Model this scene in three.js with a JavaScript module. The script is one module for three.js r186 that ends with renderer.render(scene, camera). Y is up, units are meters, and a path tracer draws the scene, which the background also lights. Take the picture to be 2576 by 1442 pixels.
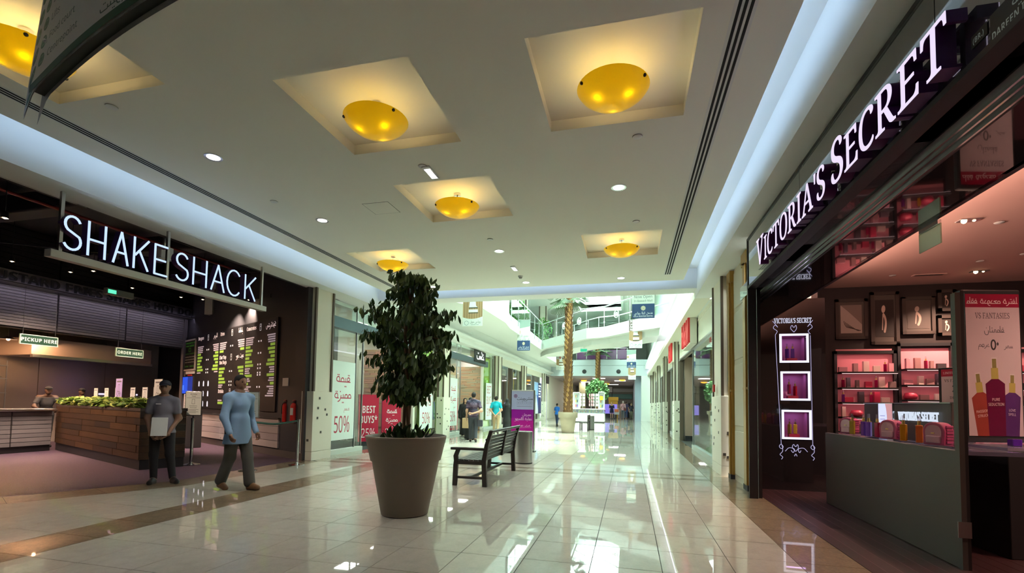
import * as THREE from 'three';
import { RoundedBoxGeometry } from 'three/addons/geometries/RoundedBoxGeometry.js';
import { mergeGeometries, mergeVertices } from 'three/addons/utils/BufferGeometryUtils.js';
import { TextGeometry } from 'three/addons/geometries/TextGeometry.js';
import { FontLoader } from 'three/addons/loaders/FontLoader.js';
import { RectAreaLightUniformsLib } from 'three/addons/lights/RectAreaLightUniformsLib.js';

// ---------- camera, sky, sun, exposure ----------
const scene = new THREE.Scene();
const camera = new THREE.PerspectiveCamera(2 * Math.atan(721 / 1200) * 180 / Math.PI, 2576 / 1442, 0.05, 400);
camera.setViewOffset(2576, 1442, 6, -234, 2576, 1442);          // rising lens
camera.rotation.order = 'YXZ';
camera.position.set(0, 1.4, 0);
camera.rotation.set(2.89 * Math.PI / 180, 14.12 * Math.PI / 180, 0.87 * Math.PI / 180);
const renderer = new THREE.WebGLRenderer();
renderer.toneMapping = THREE.LinearToneMapping;
renderer.toneMappingExposure = 2.0;
renderer.shadowMap.enabled = true;
RectAreaLightUniformsLib.init();
scene.background = new THREE.Color().setRGB(8.8, 10.0, 9.6);       // bright overcast desert sky above the glass roof
const sun = new THREE.DirectionalLight(new THREE.Color().setRGB(1, 0.97, 0.9), 12);
sun.position.set(0.45, 31.5, -17); sun.target.position.set(-3.9, 0, -20); sun.castShadow = true; sun.shadow.radius = 24;   // high sun, softened by the milky roof glass
sun.shadow.camera.left = -25; sun.shadow.camera.right = 25; sun.shadow.camera.top = 25; sun.shadow.camera.bottom = -25; sun.shadow.camera.far = 90;
scene.add(sun, sun.target);

// ---------- helpers ----------
let seed = 12345;
const rnd = () => { seed = (seed * 1664525 + 1013904223) >>> 0; return seed / 4294967296; };
const rr = (a, b) => a + (b - a) * rnd();
const V = (x, y, d) => new THREE.Vector3(x, y, -d);              // d is the distance down the mall
const bx = (x0, x1, y0, y1, d0, d1) => new THREE.BoxGeometry(Math.abs(x1 - x0), Math.abs(y1 - y0), Math.abs(d1 - d0)).translate((x0 + x1) / 2, (y0 + y1) / 2, -(d0 + d1) / 2);
const rbx = (x0, x1, y0, y1, d0, d1, r = 0.01, s = 2) => new RoundedBoxGeometry(Math.abs(x1 - x0), Math.abs(y1 - y0), Math.abs(d1 - d0), s, r).translate((x0 + x1) / 2, (y0 + y1) / 2, -(d0 + d1) / 2);
const cyl = (r0, r1, y0, y1, x = 0, d = 0, n = 24, open = false) => new THREE.CylinderGeometry(r1, r0, y1 - y0, n, 1, open).translate(x, (y0 + y1) / 2, -d);
const lathe = (pts, n = 32) => new THREE.LatheGeometry(pts.map(([r, y]) => new THREE.Vector2(r, y)), n);
const tube = (pts, r, n = 24, m = 8, closed = false) => new THREE.TubeGeometry(new THREE.CatmullRomCurve3(pts, closed), n, r, m, closed);
function bar(a, b, r0, r1 = r0, n = 10) {
  const l = a.distanceTo(b), g = new THREE.CylinderGeometry(r1, r0, l, n).translate(0, l / 2, 0);
  return g.applyQuaternion(new THREE.Quaternion().setFromUnitVectors(new THREE.Vector3(0, 1, 0), b.clone().sub(a).normalize())).translate(a.x, a.y, a.z);
}
function plank(a, b, w, t) {                                      // square bar between two points
  const l = a.distanceTo(b), g = new THREE.BoxGeometry(w, l, t).translate(0, l / 2, 0);
  const m = new THREE.Matrix4(), y = b.clone().sub(a).normalize(), ref = Math.abs(y.y) > 0.98 ? new THREE.Vector3(1, 0, 0) : new THREE.Vector3(0, 1, 0);
  const x = new THREE.Vector3().crossVectors(ref, y).normalize(), z = new THREE.Vector3().crossVectors(x, y);
  return g.applyMatrix4(m.makeBasis(x, y, z)).translate(a.x, a.y, a.z);
}
function merge(list) {
  return mergeGeometries(list.map((g) => { const h = g.index ? g.toNonIndexed() : g.clone(); for (const k of Object.keys(h.attributes)) if (!['position', 'normal', 'uv'].includes(k)) h.deleteAttribute(k); return h; }));
}
function prism(pts, y0, y1) {                                     // outline [x, d] pulled up
  const s = new THREE.Shape(pts.map(([x, d]) => new THREE.Vector2(x, d)));
  return new THREE.ExtrudeGeometry(s, { depth: y1 - y0, bevelEnabled: false }).rotateX(-Math.PI / 2).translate(0, y0, 0);
}
const used = new Map();
function numbered(n) { const k = used.get(n) ?? 0; used.set(n, k + 1); return k ? n + '_' + String(k).padStart(3, '0') : n; }
function on(o) { o.castShadow = o.receiveShadow = true; return o; }
function part(name, geo, mat, parent, label) {
  const m = on(new THREE.Mesh(geo, mat)); m.name = name; if (label) m.userData.label = label; parent.add(m); return m;
}
function thing(name, label, category, [x, y, d] = [0, 0, 0], turn = 0, group) {
  const o = new THREE.Group(); o.name = numbered(name); o.position.set(x, y, -d); o.rotation.y = turn;
  o.userData = { label, category }; if (group) o.userData.group = group; scene.add(o); return o;
}
function single(name, geo, mat, label, category, pos, turn = 0, group) {
  const m = on(new THREE.Mesh(geo, mat)); m.name = numbered(name); if (pos) m.position.set(pos[0], pos[1], -pos[2]); m.rotation.y = turn;
  m.userData = { label, category }; if (group) m.userData.group = group; scene.add(m); return m;
}
function struct(name, geo, mat, label, category) {
  const m = geo ? on(new THREE.Mesh(geo, mat)) : new THREE.Group(); m.name = numbered(name); m.userData = { kind: 'structure', label, category }; scene.add(m); return m;
}
function copy(o, label, [x, y, d], turn, group) {
  const c = o.clone(); c.name = numbered(o.name.replace(/_\d{3}$/, '')); c.userData = { ...o.userData, label }; if (group) c.userData.group = group;
  c.position.set(x, y, -d); if (turn !== undefined) c.rotation.y = turn; scene.add(c); return c;
}
const C = (r, g, b) => new THREE.Color().setRGB(r, g, b);
const mat = (c, roughness = 0.6, o = {}) => new THREE.MeshStandardMaterial({ color: Array.isArray(c) ? C(...c) : new THREE.Color(c), roughness, ...o });
const phys = (c, roughness = 0.3, o = {}) => new THREE.MeshPhysicalMaterial({ color: Array.isArray(c) ? C(...c) : new THREE.Color(c), roughness, ...o });
const glow = (c, k, base = 0x111111) => new THREE.MeshStandardMaterial({ color: base, emissive: Array.isArray(c) ? C(...c) : new THREE.Color(c), emissiveIntensity: k, roughness: 0.5 });
function canvasTex(w, h, draw, repeat) {
  const c = document.createElement('canvas'); c.width = w; c.height = h; const g = c.getContext('2d'); draw(g, w, h);
  const t = new THREE.CanvasTexture(c); t.colorSpace = THREE.SRGBColorSpace; t.magFilter = THREE.LinearFilter; if (repeat) t.wrapS = t.wrapT = THREE.RepeatWrapping; return t;
}
function dataTex(n, f, srgb = true) {
  const a = new Uint8Array(n * n * 4);
  for (let j = 0; j < n; j++) for (let i = 0; i < n; i++) { const c = f(i / n, j / n, i, j), o = (j * n + i) * 4; a[o] = c[0]; a[o + 1] = c[1]; a[o + 2] = c[2]; a[o + 3] = 255; }
  const t = new THREE.DataTexture(a, n, n); t.magFilter = THREE.LinearFilter; t.wrapS = t.wrapT = THREE.RepeatWrapping; if (srgb) t.colorSpace = THREE.SRGBColorSpace; t.needsUpdate = true; return t;
}
// tileable value noise
function makeNoise(p) { const t = new Float32Array(p * p); for (let i = 0; i < p * p; i++) t[i] = rnd(); return (u, v) => { const x = u * p, y = v * p, i = Math.floor(x), j = Math.floor(y), a = x - i, b = y - j, s = a * a * (3 - 2 * a), q = b * b * (3 - 2 * b), T = (m, n) => t[((n % p + p) % p) * p + (m % p + p) % p]; return (T(i, j) * (1 - s) + T(i + 1, j) * s) * (1 - q) + (T(i, j + 1) * (1 - s) + T(i + 1, j + 1) * s) * q; }; }
const print = (t, o = {}) => new THREE.MeshStandardMaterial({ map: t, roughness: 0.55, ...o });
const plane = (w, h) => new THREE.PlaneGeometry(w, h);

// stroke lettering for Arabic words (right to left, simple joined forms)
const AR = {
  tooth: ['M0 0L.2 0L.2 .42L.2 0L.55 0', .55], boat: ['M0 0L.1 0L.1 .35L.1 0Q.1 -.1 .35 -.1L1.05 -.1Q1.3 -.1 1.3 .32', 1.45], nun: ['M0 0L.1 0L.1 .3L.1 -.12Q.1 -.5 .5 -.5Q.95 -.5 .95 .2', 1.1],
  ya: ['M0 0Q.1 .32 .4 .26Q.5 .08 .25 -.1Q-.05 -.48 .5 -.48Q.95 -.48 1 -.05', 1.1], mim: ['M0 0Q0 .45 .3 .45Q.6 .45 .6 0L0 0M.6 0L.72 0', .72], mimf: ['M0 0Q0 .45 .3 .45Q.6 .45 .6 0L0 0M.6 0L.7 0Q.78 -.1 .78 -.75', .9],
  qaf: ['M0 0L.55 0Q.66 .52 .36 .52Q.08 .5 .14 .22Q.24 .05 .55 .08M.55 0L.7 0', .7], qaff: ['M0 0L.1 .1Q.0 .52 .3 .52Q.6 .5 .55 .1Q.1 0 .1 .2M.55 .1Q.62 -.5 1 -.5Q1.4 -.45 1.4 .1', 1.5],
  ta: ['M0 0L.2 0Q.08 .58 .42 .58Q.74 .52 .74 .2Q.68 0 .2 0', .9], ha: ['M0 0L.15 0Q0 .58 .4 .52Q.78 .42 .6 0Q.42 -.3 .3 0L.85 0', .85], waw: ['M0 0L.1 .05Q0 .5 .32 .5Q.62 .48 .56 .05Q.1 -.05 .1 .2M.57 .1Q.5 -.42 .05 -.45', .72],
  ra: ['M0 0L.14 0L.12 .3Q.2 -.36 .72 -.42', .62], dal: ['M.24 .55Q.55 .25 .5 0L0 0', .66], alif: ['M0 0L.16 0M.2 -.02L.2 1.15', .42], lam: ['M0 0L.2 0L.2 1.15L.2 0L.42 0', .42], lamf: ['M0 0L.15 0L.15 1.15L.15 -.1Q.15 -.46 .5 -.46Q.88 -.46 .88 .12', 1],
  ain: ['M0 0L.2 0Q.03 .48 .36 .48Q.62 .45 .45 0L.72 0', .72], ainf: ['M0 0L.25 .02Q0 .4 .36 .44Q.62 .4 .4 .05Q-.05 -.2 .1 -.5Q.3 -.75 .95 -.6', .95], hah: ['M.02 .5L.68 .42Q.3 .3 .08 0L.8 0', .8], hahf: ['M.02 .4L.7 .3Q.1 .1 .1 -.3Q.15 -.7 .85 -.6', .9],
  sin: ['M0 0L.15 0L.15 .36L.15 0L.42 0L.42 .36L.42 0L.69 0L.69 .36L.69 0L.9 0', .9], sinf: ['M0 0L.15 0L.15 .36L.15 0L.42 0L.42 .36L.42 0L.69 0L.69 .36L.69 -.12Q.72 -.5 1.1 -.5Q1.5 -.5 1.5 .2', 1.6], sad: ['M0 0L.2 0Q.4 .52 .75 .42Q.95 .2 .7 0L.2 0M.7 0L.9 0L.9 .3L.9 0L1.1 0', 1.1],
  tah: ['M0 0L.2 0Q.35 .5 .7 .42Q.9 .2 .65 0L.2 0M.2 0L.2 1.15M.65 0L.95 0', .95], kaf: ['M.7 1.05L.1 .6L.58 .32L.58 0L0 0M.58 0L.78 0', .78],
};
const ARL = { 'ب': ['tooth', 'boat', [0, -1]], 'ت': ['tooth', 'boat', [0, 2]], 'ن': ['tooth', 'nun', [0, 1]], 'ي': ['tooth', 'ya', [0, -2]], 'ئ': ['tooth', 'ya', [0, 1]], 'م': ['mim', 'mimf'], 'ق': ['qaf', 'qaff', [0, 2]], 'ف': ['qaf', 'boat', [0, 1]], 'ة': ['ta', 'ta', [0, 2]], 'ه': ['ha', 'ta'], 'و': ['waw', 'waw'], 'ر': ['ra', 'ra'], 'ز': ['ra', 'ra', [0, 1]], 'د': ['dal', 'dal'], 'ا': ['alif', 'alif'], 'أ': ['alif', 'alif', [0, 3]], 'ل': ['lam', 'lamf'], 'ع': ['ain', 'ainf'], 'ح': ['hah', 'hahf'], 'خ': ['hah', 'hahf', [0, 1]], 'ج': ['hah', 'hahf', [0, -1]], 'س': ['sin', 'sinf'], 'ش': ['sin', 'sinf', [0, 3]], 'ص': ['sad', 'sad'], 'ط': ['tah', 'tah'], 'ك': ['kaf', 'kaf'] };
const ARN = 'ادأرزوة';
function arWidth(t) { let w = 0; for (let i = 0; i < t.length; i++) { const L = ARL[t[i]]; w += !L ? 0.5 : AR[L[ARN.includes(t[i]) || !ARL[t[i + 1]] ? 1 : 0]][1]; } return w; }
function arabic(g, t, cx, y, s, lw = 0.16, color) {               // centred on cx, baseline y, s = height unit in pixels
  if (color) g.strokeStyle = g.fillStyle = color;
  let x = cx + arWidth(t) * s / 2; g.lineWidth = lw * s; g.lineJoin = g.lineCap = 'round';
  for (let i = 0; i < t.length; i++) {
    const L = ARL[t[i]];
    if (!L) { if (t[i] === '-') { g.beginPath(); g.moveTo(x - .1 * s, y - .3 * s); g.lineTo(x - .4 * s, y - .3 * s); g.stroke(); } x -= .5 * s; continue; }
    const [path, w] = AR[L[ARN.includes(t[i]) || !ARL[t[i + 1]] ? 1 : 0]], n = path.match(/[MLQ]|-?[\d.]+/g);
    g.beginPath();
    for (let k = 0; k < n.length;) { const c = n[k++], q = () => x - parseFloat(n[k++]) * s, r = () => y - parseFloat(n[k++]) * s; if (c === 'M') g.moveTo(q(), r()); else if (c === 'L') g.lineTo(q(), r()); else { const a = q(), b = r(); g.quadraticCurveTo(a, b, q(), r()); } }
    g.stroke();
    if (L[2]) { const k = L[2][1], m = x - w * s * 0.45, yy = k < 0 ? y + .42 * s + lw * s : y - .78 * s, d = lw * s * 1.15; for (let j = 0; j < Math.abs(k); j++) g.fillRect(m + (j - (Math.abs(k) - 1) / 2) * d * 1.5 - d / 2, yy - d / 2, d, d); }
    x -= w * s;
  }
}
const fonts = { sb: await new FontLoader().loadAsync('fonts/droid/droid_sans_bold.typeface.json'), ser: await new FontLoader().loadAsync('fonts/droid/droid_serif_regular.typeface.json') };
function text3(t, size, depth, font = 'sb', bevel = 0) {
  const g = new TextGeometry(t, { font: fonts[font], size, depth, curveSegments: 5, bevelEnabled: bevel > 0, bevelThickness: bevel, bevelSize: bevel, bevelSegments: 1 });
  g.computeBoundingBox(); return g;
}
// ---------- shared surface materials ----------
const nA = makeNoise(8), nB = makeNoise(32), nC = makeNoise(128);
const M = {
  ceil: mat([0.9, 0.885, 0.79], 0.9), white: mat([0.8, 0.81, 0.78], 0.75), atrium: mat([0.68, 0.715, 0.68], 0.75), cream: mat([0.74, 0.71, 0.6], 0.6), black: mat([0.012, 0.011, 0.013], 0.5), slot: mat([0.01, 0.01, 0.01], 0.9),
  steel: mat([0.55, 0.55, 0.56], 0.28, { metalness: 1 }), chrome: mat([0.75, 0.75, 0.77], 0.12, { metalness: 1 }), dark: mat([0.03, 0.03, 0.034], 0.6), stone: null,
  glass: phys([0.93, 0.99, 0.97], 0.02, { transmission: 1, thickness: 0, ior: 1.45 }), bronze: mat([0.12, 0.09, 0.065], 0.5),
  signwhite: mat([0.8, 0.8, 0.8], 0.5), paper: mat([0.75, 0.75, 0.72], 0.8), skirt: mat([0.1, 0.085, 0.08], 0.6),
};
const tileTex = dataTex(256, (u, v) => { const k = 236 + 10 * nA(u, v) + 8 * (nB(u, v) - .5) + 7 * (nC(u, v) - .5); return [k, k - 3, k - 10]; });
const tileMats = [[0.6, 0.575, 0.525], [0.585, 0.56, 0.51], [0.615, 0.59, 0.545], [0.595, 0.575, 0.53]].map((c) => phys(c, 0.45, { map: tileTex, clearcoat: 1, clearcoatRoughness: 0.02, ior: 1.5, specularIntensity: 0.3 }));
const brownTex = dataTex(256, (u, v) => { const k = 205 + 40 * (nB(u, v) - .5) + 34 * (nC(u, v) - .5) + 20 * (nA(u, v) - .5); return [k, k - 5, k - 14]; });
M.stone = phys([0.36, 0.275, 0.18], 0.35, { map: brownTex, clearcoat: 1, clearcoatRoughness: 0.03 });

// ---------- floor ----------
{
  const fl = struct('floor', null, null, 'polished cream tile floor of the mall with brown stone bands', 'floor');
  part('bedding', bx(-40, 30, -0.25, -0.006, -9, 75), mat([0.03, 0.028, 0.025], 0.8), fl);
  const cols = []; for (let x = 1.474; x > -7; x -= 0.6) cols.push(x);           // joint lines across
  const rows = [];
  let d = 9.7; while (d > -7) { rows.push([d - 0.6, d, 0]); d -= 0.6; }
  d = 9.7;
  while (d < 62) { rows.push([d, d + .22, 1], [d + .22, d + .5, 0], [d + .5, d + .72, 1]); d += .72; for (let k = 0; k < 13; k++) { rows.push([d, d + .6, 0]); d += .6; } }
  const all = [];
  for (const [a, b, brown] of rows) for (let i = 0; i < cols.length - 1; i++) {
    const x0 = cols[i + 1], x1 = cols[i], strip = i === 11 && b < 9.8;
    all.push({ x0, x1, a, b, brown: brown || strip, far: Math.hypot((x0 + x1) / 2 + 1.2, (a + b) / 2 - 1) + ((b < 2.2) ? 100 : 0) });
  }
  for (let k = -7; k < 100; k++) { const a = 9.7 + k * 0.6 - 0.6 * 4; all.push({ x0: 1.474, x1: 2.02, a, b: a + .6, brown: 1, far: Math.hypot(3, a) + (a < 2 ? 100 : 0) }); if (a > 9.6) all.push({ x0: -7.46, x1: -6.926, a, b: a + .6, brown: 1, far: Math.hypot(6, a) }); }
  all.sort((p, q) => p.far - q.far);
  const shapes = new Map(), rest = [[], []], g = 0.007;
  all.forEach((t, n) => {
    const w = t.x1 - t.x0 - g, l = t.b - t.a - g, key = w.toFixed(3) + l.toFixed(3);
    if (n < 300) {
      if (!shapes.has(key)) shapes.set(key, new THREE.BoxGeometry(w, 0.012, l));
      const m = part('tile', shapes.get(key), t.brown ? M.stone : tileMats[Math.floor(rnd() * 4)], fl); m.position.set((t.x0 + t.x1) / 2, -0.006, -(t.a + t.b) / 2);
    } else rest[t.brown ? 1 : 0].push(bx(t.x0 + g / 2, t.x1 - g / 2, -0.012, 0, t.a + g / 2, t.b - g / 2));
  });
  part('tile_field', merge(rest[0]), tileMats[0], fl).userData.kind = 'stuff';
  part('stone_band', merge(rest[1]), M.stone, fl).userData.kind = 'stuff';
  // brown threshold and dark floor of the burger restaurant, bending back at the left
  const T0 = [[-6.928, 9.72], [-6.928, 6.3], [-8.3, 3.6], [-10.2, 1.2]], T1 = [[-7.5, 9.9], [-7.5, 6.5], [-8.85, 3.9], [-10.7, 1.4]];
  for (let i = 0; i < 3; i++) for (let k = 0; k < 3; k++) {
    const L = (A, t) => [A[i][0] + (A[i + 1][0] - A[i][0]) * t, A[i][1] + (A[i + 1][1] - A[i][1]) * t], s = k / 3 + .001, e = (k + 1) / 3 - .001;
    part('threshold_stone', prism([L(T0, s), L(T0, e), L(T1, e), L(T1, s)].reverse(), -0.012, 0), M.stone, fl);
  }
  part('tile_margin', prism([[-6.93, 6.28], [-6.93, -6], [-13, -6], [-10.2, 1.18], [-8.31, 3.58]].reverse(), -0.012, 0), tileMats[1], fl);
  const carpetTex = dataTex(128, (u, v) => { const k = 200 + 90 * (nC(u, v) - .5); return [k, k - 4, k + 2]; });
  part('dark_floor', prism([[-7.502, 9.9], [-7.502, 6.52], [-8.855, 3.91], [-10.72, 1.42], [-18.4, -2], [-18.4, 16], [-7.502, 11]].reverse(), -0.012, 0), mat([0.13, 0.08, 0.13], 0.5, { map: carpetTex }), fl);
}

// ---------- ceiling raft with lit coves ----------
const coffers = [[-5.0, 2.78], [-2.57, 4.34], [-0.155, 4.37], [-2.5, 6.57], [-0.15, 9.05], [-4.9, 9.12]];
{
  const raft = struct('ceiling', null, null, 'white plaster mall ceiling with square coffers', 'ceiling');
  const s = new THREE.Shape([[-6.5, -5.9], [1.24, -5.9], [1.24, 11.85], [-6.5, 11.85]].map(([x, d]) => new THREE.Vector2(x, d))), R = 0.69;
  for (const [x, d] of coffers) s.holes.push(new THREE.Path([[x - R, d - R], [x - R, d + R], [x + R, d + R], [x + R, d - R]].map(([a, b]) => new THREE.Vector2(a, b))));
  part('plaster_raft', new THREE.ExtrudeGeometry(s, { depth: 0.12, bevelEnabled: false }).rotateX(-Math.PI / 2).translate(0, 4.4, 0), M.ceil, raft);
  for (const [x, d] of coffers) part('coffer_top', bx(x - R - .03, x + R + .03, 4.521, 4.56, d - R - .03, d + R + .03), M.ceil, raft);
  part('upper_slab', bx(-7.6, 2.1, 4.76, 4.9, -6.2, 12.25), M.white, raft);
  struct('trim_1', bx(-7.55, -6.96, 4.1, 4.9, -6.2, 12.6), M.white, 'white plaster bulkhead over the left shopfronts, lit by the cove', 'bulkhead');
  struct('trim_2', bx(1.58, 2.1, 4.1, 4.9, -6.2, 12.6), M.white, 'white plaster bulkhead over the right shopfronts, lit by the cove', 'bulkhead');
  struct('trim_3', bx(-7.55, 2.1, 4.27, 9.6, 12.2, 12.75), M.white, 'white cross beam where the low ceiling ends', 'beam');
  struct('wall_back', bx(-18.6, 9, -0.2, 6, -6.4, -6.1), M.cream, 'plain cream wall closing the mall behind the viewer', 'wall');
  // linear air slots
  for (const [x, side] of [[-5.99, 'left'], [0.836, 'right']]) {
    const o = thing('air_slot_diffuser', 'long triple black air slot in the ceiling along the ' + side + ' cove', 'air vent', [x, 4.4, 3]);
    part('backing', bx(-0.085, 0.085, -0.002, 0.004, -8.4, 8.3), M.white, o);
    for (const k of [-1, 0, 1]) part('slot', bx(k * .045 - .012, k * .045 + .012, -0.0045, 0, -8.38, 8.28), M.slot, o);
  }
  // cove lights: LED strips lying on the raft's edge behind its lip
  const led = glow([0.72, 0.85, 1], 1.2);
  const strip = (name, label, w, pos, dir, geo) => {
    const o = single(name, geo, led, label, 'light');
    const l = new THREE.RectAreaLight(C(0.36, 0.6, 1), 4.0, w, 0.05); l.position.set(...pos); l.lookAt(...dir); scene.add(l); return o;
  };
  strip('cove_led_strip', 'cool white strip light in the cove along the left bulkhead', 17.5, [-6.43, 4.575, -3.1], [-6.96, 4.6, -3.1], bx(-6.42, -6.38, 4.52, 4.6, -5.7, 11.8));
  strip('cove_led_strip', 'cool white strip light in the cove along the right bulkhead', 17.5, [1.17, 4.575, -3.1], [1.58, 4.62, -3.1], bx(1.1, 1.14, 4.52, 4.6, -5.7, 11.8));
  strip('cove_led_strip', 'cool white strip light in the cove at the cross beam', 7.4, [-2.6, 4.575, -11.78], [-2.6, 4.59, -12.2], bx(-6.3, 1.0, 4.52, 4.6, 11.7, 11.74));
}

// ---------- amber bowl lamps ----------
{
  const bowlM = phys([1, 0.84, 0.02], 0.9, { emissive: C(0.07, 0.038, 0.0), transmission: 0.6, thickness: 0, side: THREE.DoubleSide, clearcoat: 0.4, clearcoatRoughness: 0.2 });
  const bulbM = glow([1, 0.82, 0.5], 6);
  const bowl = lathe([[0.001, 0], [0.12, 0.012], [0.22, 0.045], [0.29, 0.095], [0.33, 0.15], [0.326, 0.152], [0.284, 0.1], [0.215, 0.052], [0.118, 0.02], [0.001, 0.008]], 40);
  const labels = ['in the coffer behind the hanging direction sign', 'in the second coffer from the top left of the ceiling', 'in the nearest coffer by the right cove, three hot spots showing', 'in the coffer at the middle of the ceiling', 'in the farthest coffer by the right cove', 'in the coffer right above the potted ficus'];
  const proto = (x, d, label) => {
    const o = thing('bowl_lamp', 'amber glass bowl lamp ' + label, 'lamp', [x, 4.18, d], 0, 'amber bowl lamps in the ceiling coffers');
    part('bowl', bowl, bowlM, o);
    part('canopy', cyl(0.05, 0.05, 0.305, 0.34), M.chrome, o); part('rod', cyl(0.008, 0.008, 0.06, 0.31), M.chrome, o);
    for (let k = 0; k < 3; k++) {
      const a = 0.5 + k * 2.094, c = Math.cos(a), s = Math.sin(a);
      part('clip', new THREE.SphereGeometry(0.016, 10, 8).translate(c * .318, .13, s * .318), M.dark, o);
      part('wire', bar(new THREE.Vector3(c * .31, .14, s * .31), new THREE.Vector3(c * .03, .31, s * .03), 0.0015), M.steel, o);
      part('bulb', new THREE.SphereGeometry(0.028, 12, 8).translate(c * .15, .062, s * .15), bulbM, o);
      const l = new THREE.PointLight(C(1, 0.72, 0.34), 0.075, 0, 2); l.position.set(x + c * .15, 4.242, -d + s * .15); l.castShadow = true; scene.add(l);
    }
  };
  coffers.forEach(([x, d], i) => proto(x, d, labels[i]));
}

// ---------- downlights and small ceiling fittings ----------
{
  const lens = glow([1, 0.98, 0.95], 3.2), spots = [[-5.02, 4.7, 'nearest to the left cove, above the restaurant sign'], [-4.97, 6.8, 'second along the left row, near the sign end'], [-0.15, 6.6, 'between the two right-hand coffers'], [-2.5, 8.93, 'in the middle row beyond the middle coffer'], [-2.49, 11.41, 'in the middle row by the cross beam'], [-0.2, 11.43, 'in the right row by the cross beam'], [-4.95, 11.4, 'in the left row by the cross beam, behind the ficus']];
  for (const [x, d, l] of spots) {
    const o = thing('downlight', 'round recessed downlight ' + l, 'light', [x, 4.4, d]);
    part('ring', lathe([[0.075, -0.001], [0.1, -0.006], [0.105, -0.002], [0.105, 0.0]], 28), M.steel, o);
    part('lens', cyl(0.076, 0.076, -0.003, 0.0, 0, 0, 28), lens, o);
    const s = new THREE.SpotLight(C(1, 0.95, 0.88), 7, 0, 1.0, 0.6, 2); s.position.set(x, 4.38, -d); s.target.position.set(x, 0, -d); s.castShadow = true; scene.add(s, s.target);
  }
  for (const [x, d, l] of [[-2.56, 5.46, 'beside the nearer exit light panel'], [0.08, 5.36, 'beside the nearest right coffer'], [-5.22, 5.98, 'between the two left downlights'], [-2.48, 8.24, 'just before the middle row downlight'], [-5.19, 3.62, 'beside the leftmost coffer'], [0.1, 7.9, 'before the farthest right coffer']])
    single('sprinkler_plate', lathe([[0.001, -0.012], [0.05, -0.01], [0.055, 0], [0.001, 0]], 20), M.white, 'small round white plate on the ceiling ' + l, 'sprinkler', [x, 4.399, d]);
  const det = thing('smoke_detector', 'grey smoke detector on the ceiling near the cross beam', 'detector', [-2.49, 4.4, 10.8]);
  part('base', cyl(0.05, 0.06, -0.03, 0, 0, 0, 20), M.white, det); part('sensor', cyl(0.03, 0.045, -0.06, -0.03, 0, 0, 20), mat([.3, .3, .28], .6), det);
  for (const [x, d, l] of [[-2.52, 5.63, 'nearer'], [-2.48, 10.14, 'farther']]) {
    const o = thing('emergency_light', 'small white rectangular light panel on the ceiling, the ' + l + ' one', 'light', [x, 4.4, d]);
    part('housing', rbx(-0.055, 0.055, -0.02, 0, -0.17, 0.17, 0.006), M.signwhite, o); part('lens', bx(-0.04, 0.04, -0.023, -0.019, -0.12, 0.14), glow([1, 1, 0.95], 0.9), o);
  }
  const hatch = thing('ceiling_hatch', 'square access hatch outlined in the ceiling left of the middle coffer', 'hatch', [-3.74, 4.4, 6.55]);
  part('panel', bx(-.21, .21, -0.003, 0, -.2, .2), M.ceil, hatch);
  part('gap', merge([bx(-.216, .216, -.0015, 0, -.206, -.2), bx(-.216, .216, -.0015, 0, .2, .206), bx(-.216, -.21, -.0015, 0, -.2, .2), bx(.21, .216, -.0015, 0, -.2, .2)]), M.slot, hatch);
}
// ---------- shopfront columns with dotted dados ----------
const insetM = mat([0.07, 0.06, 0.05], 0.5), insetG = new THREE.BoxGeometry(0.055, 0.055, 0.012), insetS = new THREE.BoxGeometry(0.012, 0.055, 0.055);
function column(side, xc, xw, dc, len, label) {
  const o = thing('column', label, 'column', [(xc + xw) / 2, 0, dc + len / 2], 0, side > 0 ? 'columns along the right shopfronts' : 'columns along the left shopfronts'), w = Math.abs(xw - xc), h = len / 2;
  const face = -side * w / 2;                                   // side turned to the mall
  part('plinth', bx(-w / 2, w / 2, 0, 0.2, -h, h), M.cream, o);
  part('dado', rbx(-w / 2, w / 2, 0.204, 1.62, -h, h, 0.006), M.cream, o);
  part('shaft', bx(-w / 2 + .04, w / 2 - .04, 1.62, 4.1, -h + .05, h - .05), M.cream, o);
  part('edge_strip', bx(face + side * .01, face + side * .06, 1.62, 4.1, -h + .01, -h + .07), M.bronze, o);
  part('edge_strip', bx(face + side * .01, face + side * .06, 1.62, 4.1, h - .07, h - .01), M.bronze, o);
  part('edge_strip', bx(-face - side * .1, -face - side * .01, 1.62, 4.1, -h + .01, -h + .07), M.bronze, o);
  const spots = []; for (let k = 0; k < 11; k++) { let u, v, n = 0; do { u = rr(.12, .88); v = rr(.32, 1.5); } while (spots.some(([a, b]) => Math.hypot((a - u) * .6, b - v) < .14) && n++ < 30); spots.push([u, v]); }
  spots.forEach(([u, v], k) => {
    if (k < 5) { const m = part('inset', insetG, insetM, o); m.position.set((u - .5) * w * .75, v, h); }
    else { const m = part('inset', insetS, insetM, o); m.position.set(face, v, (u - .5) * len * .85); }
  });
  return o;
}
[[9.75, 'beside the burger restaurant'], [17.85, 'between the two lime-green clothing shop windows'], [26.1, 'beyond the second clothing shop window'], [33.0, 'left of the purple sign pylon, fourth along'], [41.3, 'farthest of the left row']].forEach(([d, l]) => column(-1, -7.2, -7.52, d, 0.75, 'cream column with dark square insets on its dado, left row, ' + l));
[[10.49, 'next to the gilded shopfront'], [21.0, 'beyond the open doorway'], [27.2, 'third along'], [33.4, 'fourth along'], [39.3, 'fifth along'], [44.0, 'last before the blue wall']].forEach(([d, l]) => column(1, 1.81, 2.07, d, d < 11 ? 1.1 : 0.8, 'cream column with dark square insets on its dado, right row, ' + l));

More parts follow.
